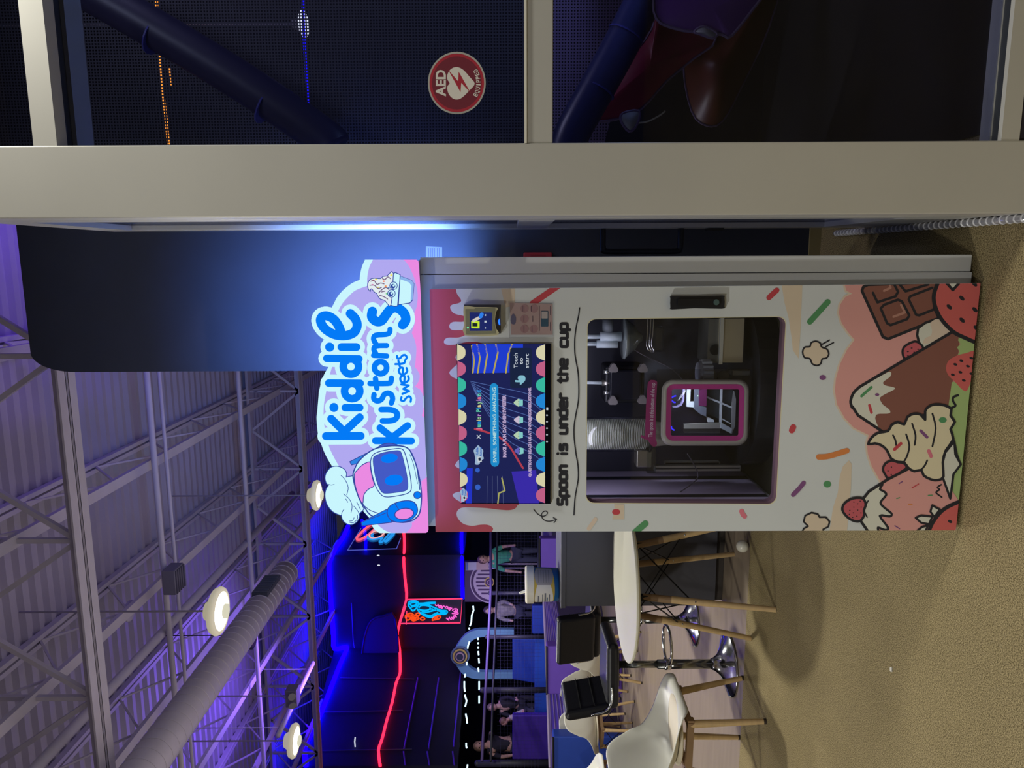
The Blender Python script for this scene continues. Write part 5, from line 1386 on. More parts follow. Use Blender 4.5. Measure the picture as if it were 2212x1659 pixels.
# ------------------------------------------------------------------ play structure at the far end: dark facade with ropes of light
DB = 11.0
fac = mat('facade_black', (34, 34, 52), .6, var=.15, scale=1.5, spec=.3)
def col(x, y, D): p = at(x, y, D); return (p.x, p.y)
P1, P2, P3, P4 = col(660, 1655, 12.3), col(726, 1400, 14.5), col(714, 1200, 14.2), col(762, 1120, 15.6)
P0 = (P1[0] - 3.2, P1[1] - 4.0); P5 = (P4[0] + 6.5, P4[1] + .6)
ztop = at(714, 1200, 14.2).z
zlow = at(1006, 1400, 14.5).z
def facade_piece(a, b, z0, z1, name='wall_facade', m=fac, th=.15):
    d = Vector((b[0] - a[0], b[1] - a[1], 0)).normalized(); n = Vector((-d.y, d.x, 0)) * th
    A, B = Vector((a[0], a[1], z0)), Vector((b[0], b[1], z0))
    return structure(MB().prism([A, B, B + Vector((0, 0, z1 - z0)), A + Vector((0, 0, z1 - z0))], n).build(name, m))
for a, b in ((P0, P1), (P1, P2), (P2, P3), (P3, P4), (P4, P5)): facade_piece(a, b, zlow, ztop)
# dark closing wall behind everything
structure(MB().box((-14, 17.5, 0), (8, 17.7, ZD)).build('wall_back', mat('wall_dark', (30, 30, 44), .8)))
structure(MB().box((-14, -4, 0), (-13.8, 17.5, ZD)).build('wall_left', mat('wall_dark')))
# seams of the facade panels
def on_wall(x, y, A, B, lift=.02):
    """Where the line of sight meets the facade between two corners."""
    d = ray(x, y); ex, ey = B[0] - A[0], B[1] - A[1]
    den = d.x * ey - d.y * ex
    t = (A[0] * ey - A[1] * ex) / den
    n = Vector((ey, -ex, 0)).normalized()
    if n.dot(Vector((d.x, d.y, 0))) > 0: n = -n
    return EYE + d * t + n * lift
seam = mat('facade_seam', (96, 64, 190), .4)
for kb, (x, y0_, x1, y1_) in enumerate(((903, 1466, 873, 1620), (948, 1466, 926, 1620), (872, 1625, 876, 1655), (923, 1625, 928, 1655), (978, 1625, 982, 1655), (995, 1455, 980, 1615))):
    tag(MB().tube([on_wall(x, y0_, P1, P2), on_wall((x + x1) / 2, (y0_ + y1_) / 2, P1, P2), on_wall(x1, y1_, P1, P2)], .016, 6).build('facade_batten', seam), 'thin violet batten on the black facade, ' + ('long one nearest the red rope light', 'long one in the middle of three', 'short uppermost one at the picture edge', 'short middle one at the picture edge', 'short lowest one at the picture edge', 'long lowest one above the dotted light')[kb], 'batten', 'violet battens on the facade')
for kb, (x, y_, x2, y2) in enumerate(((735, 1466, 895, 1468), (700, 1540, 870, 1536), (664, 1624, 890, 1620))):
    tag(MB().tube([on_wall(x, y_, P1, P2), on_wall((x + x2) / 2, (y_ + y2) / 2, P1, P2), on_wall(x2, y2, P1, P2)], .010, 6).build('facade_seam', mat('seam_grey', (64, 62, 84), .5)), 'fine upright joint in the black facade, ' + ('nearest the rounded pad', 'between the rounded pad and the white lamp bar', 'beside the white lamp bar')[kb], 'joint', 'upright joints of the facade')
# padded round-cornered panel on the facade under the blue rope
pq = [on_wall(x, y_, P2, P3, .05) for x, y_ in smooth([(790, 1452), (784, 1420), (790, 1370), (804, 1335), (830, 1325), (856, 1330), (858, 1455)], True, 3)]
t = thing('rounded_pad', 'dark blue round-topped padded panel on the facade under the blue rope', 'panel', pq[0])
nrm = (Vector((P3[1] - P2[1], -(P3[0] - P2[0]), 0))).normalized()
MB().prism(pq, nrm * .07).build('pad', mat('pad_dark_blue', (40, 40, 96), .4), t)
MB().tube([p + nrm * .07 for p in pq], .02, 6, closed=True).build('piping', mat('pad_piping', (34, 34, 80), .4), t)
# ropes of light
def rope(name, label, pts, r, rgb, s, A=None, B=None):
    q = []
    for x, y in pts:
        if y > 1400: q.append(on_wall(x, y, P1, P2, .05))
        elif y > 1200: q.append(on_wall(x, y, P2, P3, .05))
        else: q.append(on_wall(x, y, P3, P4, .05))
    return tag(MB().tube(smooth([tuple(v) for v in q], False, 3), r, 8).build(name, glow(name + '_%d' % int(s * 10), rgb, s), smooth=True), label, 'rope light')
rope('blue_rope_light', 'thick blue rope of light along the top edge of the black facade', [(752, 1142), (742, 1165), (728, 1185), (716, 1205), (712, 1225), (714, 1260), (718, 1320), (722, 1370), (724, 1398), (748, 1402), (748, 1410), (735, 1440), (712, 1500), (688, 1560), (668, 1600), (659, 1622), (662, 1658)], .044, (2, 0, 255), 28.0)
rope('red_rope_light', 'red rope of light running across the middle of the black facade', [(872, 1148), (874, 1180), (873, 1210), (876, 1250), (879, 1292), (868, 1330), (862, 1352), (859, 1370), (864, 1400), (865, 1440), (864, 1460), (856, 1480), (848, 1520), (836, 1560), (826, 1600), (818, 1625), (822, 1659)], .025, (255, 26, 52), 5.0)
rope('blue_rope_light', 'straight blue rope of light at the lower edge of the facade above the neon sign', [(997, 1148), (997, 1180), (998, 1210), (999, 1250), (1000, 1290)], .031, (2, 0, 255), 16.0)
rope('blue_rope_light', 'short blue rope of light behind the clear neon sign by the emblem', [(782, 1128), (786, 1140), (790, 1165), (790, 1192)], .026, (2, 0, 255), 16.0)
rope('blue_rope_light', 'thin dim blue light line beside the rope corner on the facade', [(760, 1300), (762, 1340), (764, 1380), (766, 1404)], .008, (20, 10, 200), 1.5)

# ---- neon signs
def neon_tube(b, pts, D, r, sm=True, closed=False):
    q = [tuple(at(x, y, D)) for x, y in pts]
    if sm and len(q) > 2: q = smooth(q, closed, 3)
    b.tube(q, r, 7, closed=closed)
DN = depth(on_wall(930, 1320, P2, P3)) - .18
c13 = crop(860, 1270, 13.01); c20 = crop(920, 1280, 20.73)
N1 = thing('neon_sign', 'red framed neon sign box with blue figure and pink word on the facade', 'neon sign', at(930, 1320, DN))
pts = [at(*p, DN + .04) for p in ((879, 1294), (1000, 1292), (995, 1347), (864, 1349))]
MB().prism(pts, FW * .12).build('backing_box', mat('neon_back', (36, 34, 58), .4), N1)
n_red = glow('neon_red', (255, 62, 112), 1.15); n_cy = glow('neon_cyan', (0, 182, 250), 1.05); n_or = glow('neon_orange', (255, 78, 26), 1.05); n_pk = glow('neon_pink', (255, 104, 214), 1.05)
b = MB(); neon_tube(b, [(879, 1295), (998.5, 1293), (994.5, 1345.5), (863, 1347), (879, 1295)], DN, .0135, False); b.build('frame_tube', n_red, N1, smooth=True)
for q in ([(876, 1297), (862, 1345)], [(877, 1309), (864.5, 1347)], [(878.5, 1320), (877.5, 1349)]):
    b = MB(); neon_tube(b, q, DN + .015, .0105, False); b.build('frame_tube', n_red, N1, smooth=True)
def neon(name, pts, m, r=.0075, cr=c13, closed=False):
    b = MB(); neon_tube(b, cr(*pts), DN - .01, r * 1.28, True, closed); b.build(name, m, N1, smooth=True)
for q in (((300, 420), (340, 380), (480, 370), (560, 410), (550, 520), (480, 600), (410, 645), (340, 560), (290, 500)), ((330, 450), (420, 410), (510, 420), (500, 470), (400, 500)), ((360, 540), (440, 520), (520, 500))):
    neon('figure_head', q, n_cy, .012, closed=True)
for q in (((560, 430), (700, 430), (850, 410), (1050, 405)), ((580, 460), (700, 460), (900, 440), (1050, 430)), ((800, 450), (880, 480), (960, 540))): neon('figure_arm', q, n_cy, .010)
for q in (((580, 560), (640, 500), (760, 490), (880, 520), (890, 590), (800, 630), (660, 625), (590, 600)), ((540, 580), (600, 680), (740, 780), (900, 830), (1000, 800), (1090, 740), (1200, 735), (1310, 740), (1380, 690), (1350, 640), (1200, 630), (1060, 570), (940, 520)),
          ((620, 690), (740, 740), (900, 790), (1010, 740), (1120, 690)), ((660, 660), (800, 680), (960, 640), (1060, 620)), ((900, 600), (960, 590), (980, 640), (900, 660)), ((1080, 620), (1200, 660), (1320, 670), (1300, 710), (1180, 700))):
    neon('figure_body', q, n_cy, .0115)
for q in (((200, 790), (340, 710), (440, 760), (590, 850), (430, 930), (350, 870), (260, 910)), ((240, 800), (350, 760), (440, 820), (540, 850)), ((340, 830), (430, 880), (500, 860)), ((500, 740), (560, 705), (610, 745), (560, 785)), ((620, 870), (690, 825), (750, 870), (690, 910)), ((960, 910), (1010, 810), (1190, 795), (1150, 870), (1010, 900)), ((1020, 850), (1120, 830), (1060, 880))):
    neon('orange_spark', q, n_or, .0105, closed=True)
word = [((905, 1140), (1040, 1250)), ((960, 1190), (1010, 1160)), ((1050, 1100), (1090, 1180), (1160, 1210)), ((1130, 1100), (1200, 1180), (1240, 1180), (1180, 1110)), ((1210, 1060), (1300, 1160)), ((1240, 1030), (1380, 1100), (1300, 1010)), ((1160, 930), (1440, 970)), ((1260, 870), (1430, 900), (1440, 960)), ((1180, 800), (1250, 740), (1370, 730), (1420, 790), (1340, 850), (1230, 830)), ((1300, 780), (1420, 860))]
for q in word: neon('letter', q, n_pk, .0085, c20)
for q in (((410, 535), (470, 590), (560, 530)), ((540, 530), (600, 690)), ((560, 600), (680, 580)), ((640, 690), (700, 580), (720, 720)), ((730, 700), (790, 600), (840, 640)), ((860, 700), (920, 620), (1000, 660)), ((920, 720), (1010, 680)), ((1000, 760), (1080, 680), (1120, 740)), ((1040, 800), (1170, 690))):
    neon('letter', q, n_pk, .0085, c20)
# clear neon sign beside the emblem
DN2 = 11.2
c10 = crop(740, 1120, 13.83)
N2 = thing('neon_sign', 'clear neon sign with red loop and blue waves half behind the lit sign', 'neon sign', at(800, 1165, DN2))
MB().prism([on_wall(*p, P3, P4, .08) for p in c10((160, 1060), (560, 400), (1000, 200), (1740, 640), (1620, 1010))], FW * .012).build('clear_plate', glass('neon_plate', (205, 205, 235), .05), N2)
ed = glow('plate_edge', (86, 96, 205), .8)
for q in (((160, 1060), (560, 400)), ((160, 1060), (1620, 1010)), ((1620, 1010), (1740, 700))):
    MB().tube([on_wall(*p, P3, P4, .08) for p in c10(*q)], .008, 6).build('plate_edge', ed, N2)
def neon2(name, pts, m, r, closed=False):
    q = [tuple(on_wall(*p, P3, P4, .10)) for p in c10(*pts)]
    MB().tube(smooth(q, closed, 3) if len(q) > 2 else q, r * 1.3, 7, closed=closed).build(name, m, N2, smooth=True)
n_sal = glow('neon_salmon', (255, 176, 176), 1.0); n_rd = glow('neon_coral', (255, 96, 120), 1.1); n_bl = glow('neon_sky', (36, 150, 238), 1.0)
neon2('red_loop', ((430, 720), (640, 480), (900, 300), (1010, 380), (850, 560), (680, 690), (520, 760)), n_rd, .018, True)
neon2('ring', ((820, 600), (940, 520), (1080, 485), (1220, 530), (1230, 600), (1100, 690), (920, 730), (830, 690)), n_sal, .012, True)
for q in (((1060, 440), (900, 520), (770, 620), (770, 720), (900, 760), (1060, 740), (1200, 700)), ((930, 590), (870, 640), (930, 690)), ((1210, 700), (1110, 840), (1180, 840), (1250, 760)), ((1400, 470), (1420, 560), (1280, 720), (1230, 800)), ((1480, 460), (1500, 560), (1290, 810)), ((1560, 460), (1540, 600), (1330, 820), (1260, 810))):
    neon2('wave', q, n_bl, .014)
for (x, y) in ((817, 1201), (818, 1222)):
    tag(MB().ball(on_wall(x, y, P3, P4, .01), .022, 10, (.6, .6, 1.3)).build('spot_lamp', glow('spot_white', (220, 225, 240), 1.0)), 'tiny white spot lamp on the facade, ' + ('nearer to' if y < 1210 else 'farther from') + ' the clear neon sign', 'lamp', 'spot lamps on the facade')
tag(MB().tube([on_wall(768, 1598, P1, P2, .06), on_wall(767, 1607, P1, P2, .06), on_wall(768, 1618, P1, P2, .06)], .012, 6).build('spot_lamp', glow('spot_white')), 'short white lamp bar on the black facade near the violet battens', 'lamp')

# ---- jump court behind the café: curb, pads, posts, rails, net, white dotted light
DC = 11.6
purp = mat('pad_purple', (98, 66, 172), .5, var=.05); purp_d = mat('pad_violet', (70, 50, 140), .55); blue = mat('pad_blue', (34, 66, 160), .5, var=.05); blue_l = mat('pad_sky', (104, 150, 180), .55)
post_m = mat('post_charcoal', (52, 52, 66), .5); lilac = mat('rail_lilac', (96, 80, 136), .45)
def slab(pts, D0, m, name, label, cat, th=.1, group=None, D1=None):
    D1 = D1 or D0; n = len(pts)
    q = [at(p[0], p[1], D0 if len(p) < 3 else p[2]) for p in pts]
    return tag(MB().prism(q, FW * th).build(name, m), label, cat, group)
# platform with ribbed purple carpet front
plat = thing('court_platform', 'raised purple ribbed platform front behind the café', 'platform', at(1200, 1400, 11))
q0 = [at(1172, 1135, 12.6), at(1176, 1300, 12.0), at(1181, 1400, 11.4), at(1190, 1659, 10.2)]
q1 = [at(1192, 1135, 12.6), at(1202, 1300, 11.8), at(1222, 1400, 11.0), at(1300, 1659, 9.4)]
MB().grid([q0, q1]).build('top_ramp', purp_d, plat)
MB().grid([q1, [Vector((p.x, p.y, 0)) for p in q1]]).build('front', mat('platform_front', (60, 50, 84), .7), plat)
for k in range(9):
    t_ = (k + .5) / 9
    MB().tube([a.lerp(b, t_) + Vector((0, 0, .008)) for a, b in zip(q0, q1)], .010, 6).build('rib', mat('rib_lilac', (124, 104, 160), .6), plat)
MB().tube([p + Vector((0, 0, .012)) for p in q0], .022, 6).build('edge', mat('edge_pale', (176, 160, 190), .5), plat)
ZDK = .70
structure(MB().prism([Vector((p.x, p.y + .03, ZDK - .1)) for p in q0] + [Vector((-13.6, q0[-1].y, ZDK - .1)), Vector((-13.6, 17.4, ZDK - .1)), Vector((q0[0].x + 1.5, 17.4, ZDK - .1)), Vector((q0[0].x + 1.5, q0[0].y + .1, ZDK - .1))], (0, 0, .1)).build('floor_court', mat('court_floor', (40, 40, 60), .8)))
# padded blocks in front
def block(x0, y0, x1, y1, D, m, label, depth_=.22):
    p, q = at(x0, y0, D), at(x0, y1, D); b = at(x1, (y0 + y1) / 2, D)
    d = (q - p); d.z = 0; n = FW * depth_
    t = thing('padded_block', label, 'pad', (p.x, p.y, 0))
    P = [Vector((p.x, p.y, 0)), Vector((q.x, q.y, 0)), Vector((q.x, q.y, p.z)), Vector((p.x, p.y, p.z))]
    MB().prism(P, n).build('body', m, t, bevel=.02, fix=True)
    MB().tube([P[3] + Vector((0, 0, .004)) - FW * .004, P[2] + Vector((0, 0, .004)) - FW * .004], .012, 6).build('seam', mat('seam_dark'), t)
    return t
block(1195, 1592, 1328, 1700, 8.95, blue, 'blue padded half wall block behind the white chairs')
block(1181, 1396, 1290, 1500, 9.5, purp, 'purple padded half wall block beside the black stool backrest')
block(1166, 1163, 1290, 1236, 10.6, purp, 'small purple padded half wall block behind the counter and the wipes tub')
def pad(x0, y0, x1, y1, D, m, label, th=.12, skew=0):
    t = thing('wall_pad', label, 'pad', at(x1, (y0 + y1) / 2, D))
    MB().prism([at(x0, y0, D), at(x1, y0, D), at(x1, y1 + skew, D), at(x0, y1, D)], FW * th).build('cushion', m, t, bevel=.02, fix=True)
    return t
pad(1107, 1380, 1176, 1468, 13.0, blue, 'upright blue wall pad under the pale blue arch', skew=12)
pad(1155, 1380, 1185, 1545, 12.7, mat('pad_royal', (36, 80, 180), .5), 'long low blue pad along the court platform')
pad(1107, 1545, 1186, 1641, 12.4, mat('pad_deep_purple', (78, 48, 170), .5), 'large purple wall pad in front of the leaning people')
pad(1150, 1308, 1178, 1370, 13.2, blue, 'narrow blue pad below the grey clad person')
# posts
def post(x0, x1, y, D, r, label):
    p = at(x0, y, D); q = Vector((p.x, p.y, ZDK))
    t = thing('court_post', label, 'post', q)
    MB().cone(q, (q.x, q.y, p.z), r, n=14).build('padding', post_m, t, smooth=True)
    MB().ball((q.x, q.y, p.z), r, 12).build('cap', post_m, t, smooth=True)
post(1042, 1182, 1491, 12.0, .045, 'dark padded post of the court beside the leaning head')
post(1032, 1190, 1649, 11.2, .05, 'dark padded post of the court at the picture edge')
post(1052, 1178, 1376, 12.5, .035, 'thin dark post of the court under the pale arch')
post(1058, 1172, 1281, 12.9, .035, 'thin dark post of the court behind the wipes tub')
def rail2(pts, r, m, label):
    return tag(MB().tube([at(*p) for p in pts], r, 8).build('court_rail', m, smooth=True), label, 'rail')
rail2([(1060, 1135, 13.0), (1060, 1280, 12.6), (1055, 1380, 12.2), (1049, 1490, 11.7), (1041, 1645, 10.9)], .022, lilac, 'lilac upper rail of the court net')
rail2([(1074, 1135, 13.0), (1073, 1280, 12.7), (1069, 1380, 12.3), (1065, 1490, 11.8), (1060, 1645, 11.0)], .018, post_m, 'dark second rail of the court net')
rail2([(1163, 1135, 13.0), (1163, 1235, 12.8), (1164, 1300, 12.6)], .018, post_m, 'dark lower rail of the court net by the machine')
# net
nt_pts = [(at(1074, y_, D), at(1170, y_, D)) for y_, D in ((1135, 13.05), (1280, 12.75), (1380, 12.35), (1490, 11.85), (1659, 10.95))]
ne = MB(); W_ = .0024
path = [(a, b) for a, b in nt_pts]
nv = 0
for i in range(len(path) - 1):
    (a0, b0), (a1, b1) = path[i], path[i + 1]; L = (Vector((a1.x, a1.y, 0)) - Vector((a0.x, a0.y, 0))).length; n = int(L / .055)
    for k in range(n):
        t_ = k / n; ne.bar(a0.lerp(a1, t_), b0.lerp(b1, t_), W_)
    for k in range(1, 13):
        t_ = k / 13; ne.bar(a0.lerp(b0, t_), a1.lerp(b1, t_), W_)
o = ne.build('court_net', mat('net_cord', (48, 46, 84), .7)); o['kind'] = 'stuff'; tag(o, 'fine square mesh net along the front of the jump court', 'net')
# pale blue arch with ring target
A_ = thing('pale_arch', 'pale blue arch of the court with ring target at its top', 'arch', at(1180, 1415, 13.3))
DA = 13.4
oc = smooth([(985, 1392), (1000, 1374), (1025, 1362), (1060, 1360), (1060, 1360)], False, 4)
outer_ = [(1110, 1360)] + [(1060, 1360), (1025, 1362), (1003, 1374), (985, 1398), (980, 1417), (985, 1436), (1002, 1458), (1028, 1467), (1060, 1467), (1108, 1467)]
inner_ = [(1108, 1452), (1060, 1452), (1034, 1451), (1018, 1444), (1006, 1430), (1003, 1416), (1007, 1400), (1020, 1384), (1036, 1377), (1060, 1376), (1110, 1376)]
MB().prism([at(x, y, DA) for x, y in smooth(outer_, False, 3) + smooth(inner_, False, 3)], FW * .12).build('arch_band', blue_l, A_)
def ring_target(parent, x, y, D, r, cols):
    c_ = at(x, y, D)
    for k, (f_, m_) in enumerate(cols):
        a = c_ - FW * (.02 + .012 * k); MB().cone(a, a + FW * .02, r * f_, n=28).build('ring', m_, parent)
gold = mat('ring_gold', (190, 164, 84), .5); navy2 = mat('ring_navy', (40, 44, 66), .6); rosew = mat('ring_rose', (170, 140, 150), .6)
ring_target(A_, 994, 1416, DA - .05, 20.5 / F * DA, ((1, mat('ring_steel', (84, 104, 134), .5)), (.84, navy2), (.76, gold), (.60, navy2), (.46, rosew), (.34, navy2)))
# purple wall panel with the striped half disc target
TP = thing('target_panel', 'maroon wall panel with white striped half disc and ring target', 'panel', at(1080, 1255, 13.8))
DT_ = 13.8
MB().prism([at(x, y, DT_) for x, y in ((1004, 1213), (1062, 1213), (1062, 1300), (1004, 1300))], FW * .08).build('panel', mat('panel_plum', (66, 34, 86), .6), TP)
wl = mat('stripe_white', (186, 168, 186), .6)
for r0, r1 in ((46, 43.5), (38.5, 0)):
    n = 28; A2 = [];
    for k in range(n + 1):
        a = pi / 2 + pi * k / n; A2.append((1061 + r0 * cos(a), 1257 + r0 * sin(a)))
    B2 = [(1061 + r1 * cos(pi / 2 + pi * k / n), 1257 + r1 * sin(pi / 2 + pi * k / n)) for k in range(n, -1, -1)] if r1 else []
    MB().prism([at(x, y, DT_ - .02) for x, y in A2 + B2], FW * .015).build('half_disc', wl, TP)
for k in range(7):
    y_ = 1233 + 8.2 * k; hx = sqrt(max(1, 33 ** 2 - (y_ - 1257) ** 2))
    MB().prism([at(x, yy_, DT_ - .035) for x, yy_ in ((1061 - hx, y_ - 1.6), (1061, y_ - 1.6), (1061, y_ + 1.6), (1061 - hx, y_ + 1.6))], FW * .012).build('stripe', mat('panel_plum'), TP)
ring_target(TP, 1057, 1257, DT_ - .05, 10.5 / F * DT_, ((1, gold), (.8, mat('panel_plum')), (.5, rosew), (.36, mat('panel_plum'))))
MB().prism([at(x, y, DT_ - .05) for x, y in ((1006, 1215), (1054, 1214), (1054, 1231), (1006, 1232))], FW * .02).build('rules_board', mat('board_white', (190, 186, 205), .6), TP)
MB().prism([at(x, y, DT_ - .056) for x, y in ((1029, 1214.5), (1054, 1214), (1054, 1231), (1029, 1231.5))], FW * .004).build('rules_board_lower', mat('board_rose', (190, 160, 160), .6), TP)
MB().prism([at(x, y, DT_ - .058) for x, y in ((1007, 1215.5), (1011, 1215.4), (1011, 1231.5), (1007, 1231.6))], FW * .004).build('rules_board_band', mat('board_blue', (90, 110, 190), .6), TP)
for y_ in (1218, 1227):
    q = [at(1055, y_, 13.72), at(1120, y_, 13.70)]; q.append(Vector((q[1].x, q[1].y, ZDK)))
    MB().tube(q, .016, 8).build('stripe', wl, TP, smooth=True)
# white dotted light ropes
dl = glow('dot_white', (206, 236, 255), 1.6)
for lab, segs in (('upper white dotted rope of light in front of the pale arch', [((1022, 1309), (1023, 1318), (1019, 1330), (1018, 1345), (1015, 1352)), ((1014, 1356), (1013, 1359)), ((1014, 1386), (1011, 1395), (1010, 1401)), ((1008, 1430), (1008, 1437)), ((1005, 1456), (1004, 1463)), ((1003, 1472), (1003, 1484), (1004, 1494)), ((1004, 1501), (1008, 1514), (1005, 1526)), ((1006, 1542), (1008, 1552), (1009, 1562)), ((1007, 1605), (1007, 1611), (1008, 1616)), ((1010, 1652), (1009, 1659))]),
                  ('lower white dotted rope of light inside the pale arch', [((1032, 1378), (1033, 1382)), ((1033, 1388), (1033, 1391)), ((1033, 1397), (1033, 1401)), ((1033, 1407), (1034, 1415)), ((1034, 1422), (1035, 1432)), ((1033, 1443), (1034, 1451)), ((1035, 1472), (1035, 1490)), ((1035, 1503), (1035, 1519))])):
    t = thing('dotted_rope_light', lab, 'rope light', at(1010, 1420, 13.2))
    for s_ in segs: MB().tube([at(x, y, 13.2) for x, y in s_], .016, 6).build('lit_section', dl, t, smooth=True)

# ---- people on the court, behind the net
def skin_body(name, joints, bones, m, parent, sub=2):
    names = list(joints); me = bpy.data.meshes.new(name)
    inv = WM[parent.name].inverted()
    me.from_pydata([tuple(inv @ Vector(joints[n][0])) for n in names], [(names.index(a), names.index(b)) for a, b in bones], []); me.update()
    o = bpy.data.objects.new(name, me); C.objects.link(o); o.parent = parent; WM[o.name] = WM[parent.name].copy()
    s_ = o.modifiers.new('skin', 'SKIN'); s_.use_smooth_shade = True
    sv = me.skin_vertices[0].data
    for i, n in enumerate(names): sv[i].radius = (joints[n][1], joints[n][1]); sv[i].use_root = (i == 0)
    q = o.modifiers.new('sub', 'SUBSURF'); q.levels = sub; q.render_levels = sub
    me.materials.append(m); return o
def person(label, foot, h, face, pose, skin, shirt, legs_c, hair, lean=(0, 0), arms=None, sleeves=True):
    """Standing figure: foot point, height h, facing direction (radians), lean of the trunk in metres (x, y)."""
    t = thing('person', label, 'person', foot)
    f_ = Vector((cos(face), sin(face), 0)); s_ = Vector((-f_.y, f_.x, 0)); Z = Vector((0, 0, 1)); foot = Vector(foot)
    L = Vector((lean[0], lean[1], 0))
    J = {}
    pel = foot + Z * (.50 * h)
    def tr(k): return foot + Z * (k * h) + L * max(0, (k - .5) / .5)
    J['pelvis'] = (pel, .072 * h); J['waist'] = (tr(.61), .064 * h); J['chest'] = (tr(.74), .078 * h); J['neck'] = (tr(.83), .030 * h); J['skull'] = (tr(.90), .045 * h)
    hd = arms or ((.10, .02, .47), (.10, .02, .47))
    for k, sg in enumerate((1, -1)):
        n = 'lr'[k]; fo, so, z_ = hd[k]
        sh = tr(.79) + s_ * (sg * .10 * h); ha = foot + Z * (z_ * h) + L * .5 + f_ * (fo * h) + s_ * (sg * (.12 + so) * h)
        el_ = (sh + ha) / 2 - f_ * .03 * h + s_ * (sg * .025 * h)
        J['shoulder' + n] = (sh, .036 * h); J['elbow' + n] = (el_, .025 * h); J['wrist' + n] = (ha, .017 * h); J['palm' + n] = (ha + (ha - el_).normalized() * .045 * h, .019 * h)
        hp = pel + s_ * (sg * .052 * h) - Z * (.02 * h); kn = foot + Z * (.275 * h) + s_ * (sg * .06 * h) + f_ * .012 * h; an = foot + Z * (.045 * h) + s_ * (sg * .065 * h) - f_ * .01 * h
        J['hip' + n] = (hp, .055 * h); J['knee' + n] = (kn, .038 * h); J['ankle' + n] = (an, .024 * h); J['toe' + n] = (an + f_ * .085 * h - Z * .025 * h, .02 * h)
    B_ = [('pelvis', 'waist'), ('waist', 'chest'), ('chest', 'neck'), ('neck', 'skull')]
    for n in 'lr': B_ += [('chest', 'shoulder' + n), ('shoulder' + n, 'elbow' + n), ('elbow' + n, 'wrist' + n), ('wrist' + n, 'palm' + n), ('pelvis', 'hip' + n), ('hip' + n, 'knee' + n), ('knee' + n, 'ankle' + n), ('ankle' + n, 'toe' + n)]
    sk = mat('skin_%d' % skin[0], skin, .6)
    skin_body('body', J, B_, sk, t)
    # head with a face
    hc = tr(.925) + f_ * .008 * h; Mr = Matrix.Rotation(face, 4, 'Z'); rh = .066 * h
    b = MB(); b.ball(hc, rh, 16, (1.02, .82, 1.15), Mr); b.ball(hc + f_ * rh * 1.02 - Z * rh * .12, rh * .17, 8)
    for sg in (1, -1): b.ball(hc + s_ * (sg * rh * .82), rh * .22, 8, (.6, .4, 1), Mr)
    b.build('head', sk, t, smooth=True)
    for sg in (1, -1):
        MB().ball(hc + f_ * rh * .90 + s_ * (sg * rh * .34) + Z * rh * .06, rh * .13, 8).build('eye', mat('eye_dark', (30, 26, 30), .3), t)
    MB().ball(hc + f_ * rh * .90 - Z * rh * .48, rh * .22, 8, (.3, 1, .28), Mr).build('mouth', mat('lips', (150, 84, 84), .5), t)
    b = MB(); b.ball(hc - f_ * rh * .16 + Z * rh * .20, rh * 1.06, 16, (1.0, .88, 1.08), Mr); b.build('hair', mat('hair_%d' % hair[0], hair, .6), t, smooth=True)
    g_ = lambda ks, k: {n: (J[n][0], J[n][1] * k) for n in ks}
    ks = ['pelvis', 'waist', 'chest', 'shoulderl', 'elbowl', 'shoulderr', 'elbowr'] + (['wristl', 'wristr'] if sleeves == 'long' else [])
    q = g_(ks, 1.22)
    bo = [b_ for b_ in B_ if b_[0] in q and b_[1] in q]
    skin_body('shirt', q, bo, mat('shirt_%d_%d' % (shirt[0], shirt[2]), shirt, .8, var=.25 if sleeves == 'long' else .05, scale=14), t)
    ks = ['pelvis', 'hipl', 'kneel', 'anklel', 'hipr', 'kneer', 'ankler']; q = g_(ks, 1.2)
    skin_body('trousers', q, [b_ for b_ in B_ if b_[0] in q and b_[1] in q], mat('trousers_%d' % legs_c[0], legs_c, .8), t)
    for n in 'lr': MB().ball(J['ankle' + n][0] + f_ * .04 * h - Z * .018 * h, .05 * h, 10, (1.25, .6, .55), Mr).build('shoe', mat('shoe_dark', (40, 40, 50), .6), t, smooth=True)
    return t
def stand(x_head, x_foot, y, D):
    a = at(x_head, y, D); return Vector((a.x, a.y, ZDK)), a.z - ZDK
fo, hh = stand(1033, 1176, 1199, 13.6)
person('child in green shirt and dark trousers standing behind the net', fo, hh, radians(-60), 0, (188, 148, 130), (64, 150, 120), (58, 60, 80), (110, 84, 74), lean=(-.10, 0), arms=((.16, .02, .52), (.05, .08, .44)))
fo, hh = stand(1046, 1210, 1318, 13.6)
person('person in grey patterned top standing beside the striped target', fo, hh, radians(-80), 0, (180, 150, 136), (128, 122, 126), (40, 42, 62), (60, 52, 54), arms=((.12, .0, .60), (.12, .0, .60)), sleeves='long')
fo, hh = stand(1054, 1215, 1517, 13.4)
person('grey haired adult in dark top leaning behind the court post', fo, hh, radians(-70), 0, (190, 150, 142), (30, 28, 40), (36, 36, 50), (128, 104, 100), lean=(-.05, -.1), arms=((.2, 0, .56), (.2, 0, .56)), sleeves='long')
fo, hh = stand(1080, 1215, 1538, 12.9)
person('child in white top leaning over the purple wall pad', fo, hh, radians(-140), 0, (200, 150, 136), (206, 196, 184), (60, 60, 80), (120, 84, 72), lean=(-.14, -.1))
fo, hh = stand(1024, 1215, 1606, 13.0)
person('fair haired adult in dark top turned aside at the lilac rail', fo, hh, radians(-50), 0, (186, 148, 128), (28, 26, 38), (34, 34, 46), (140, 112, 92), lean=(-.06, 0), arms=((.22, .0, .78), (.1, 0, .5)))

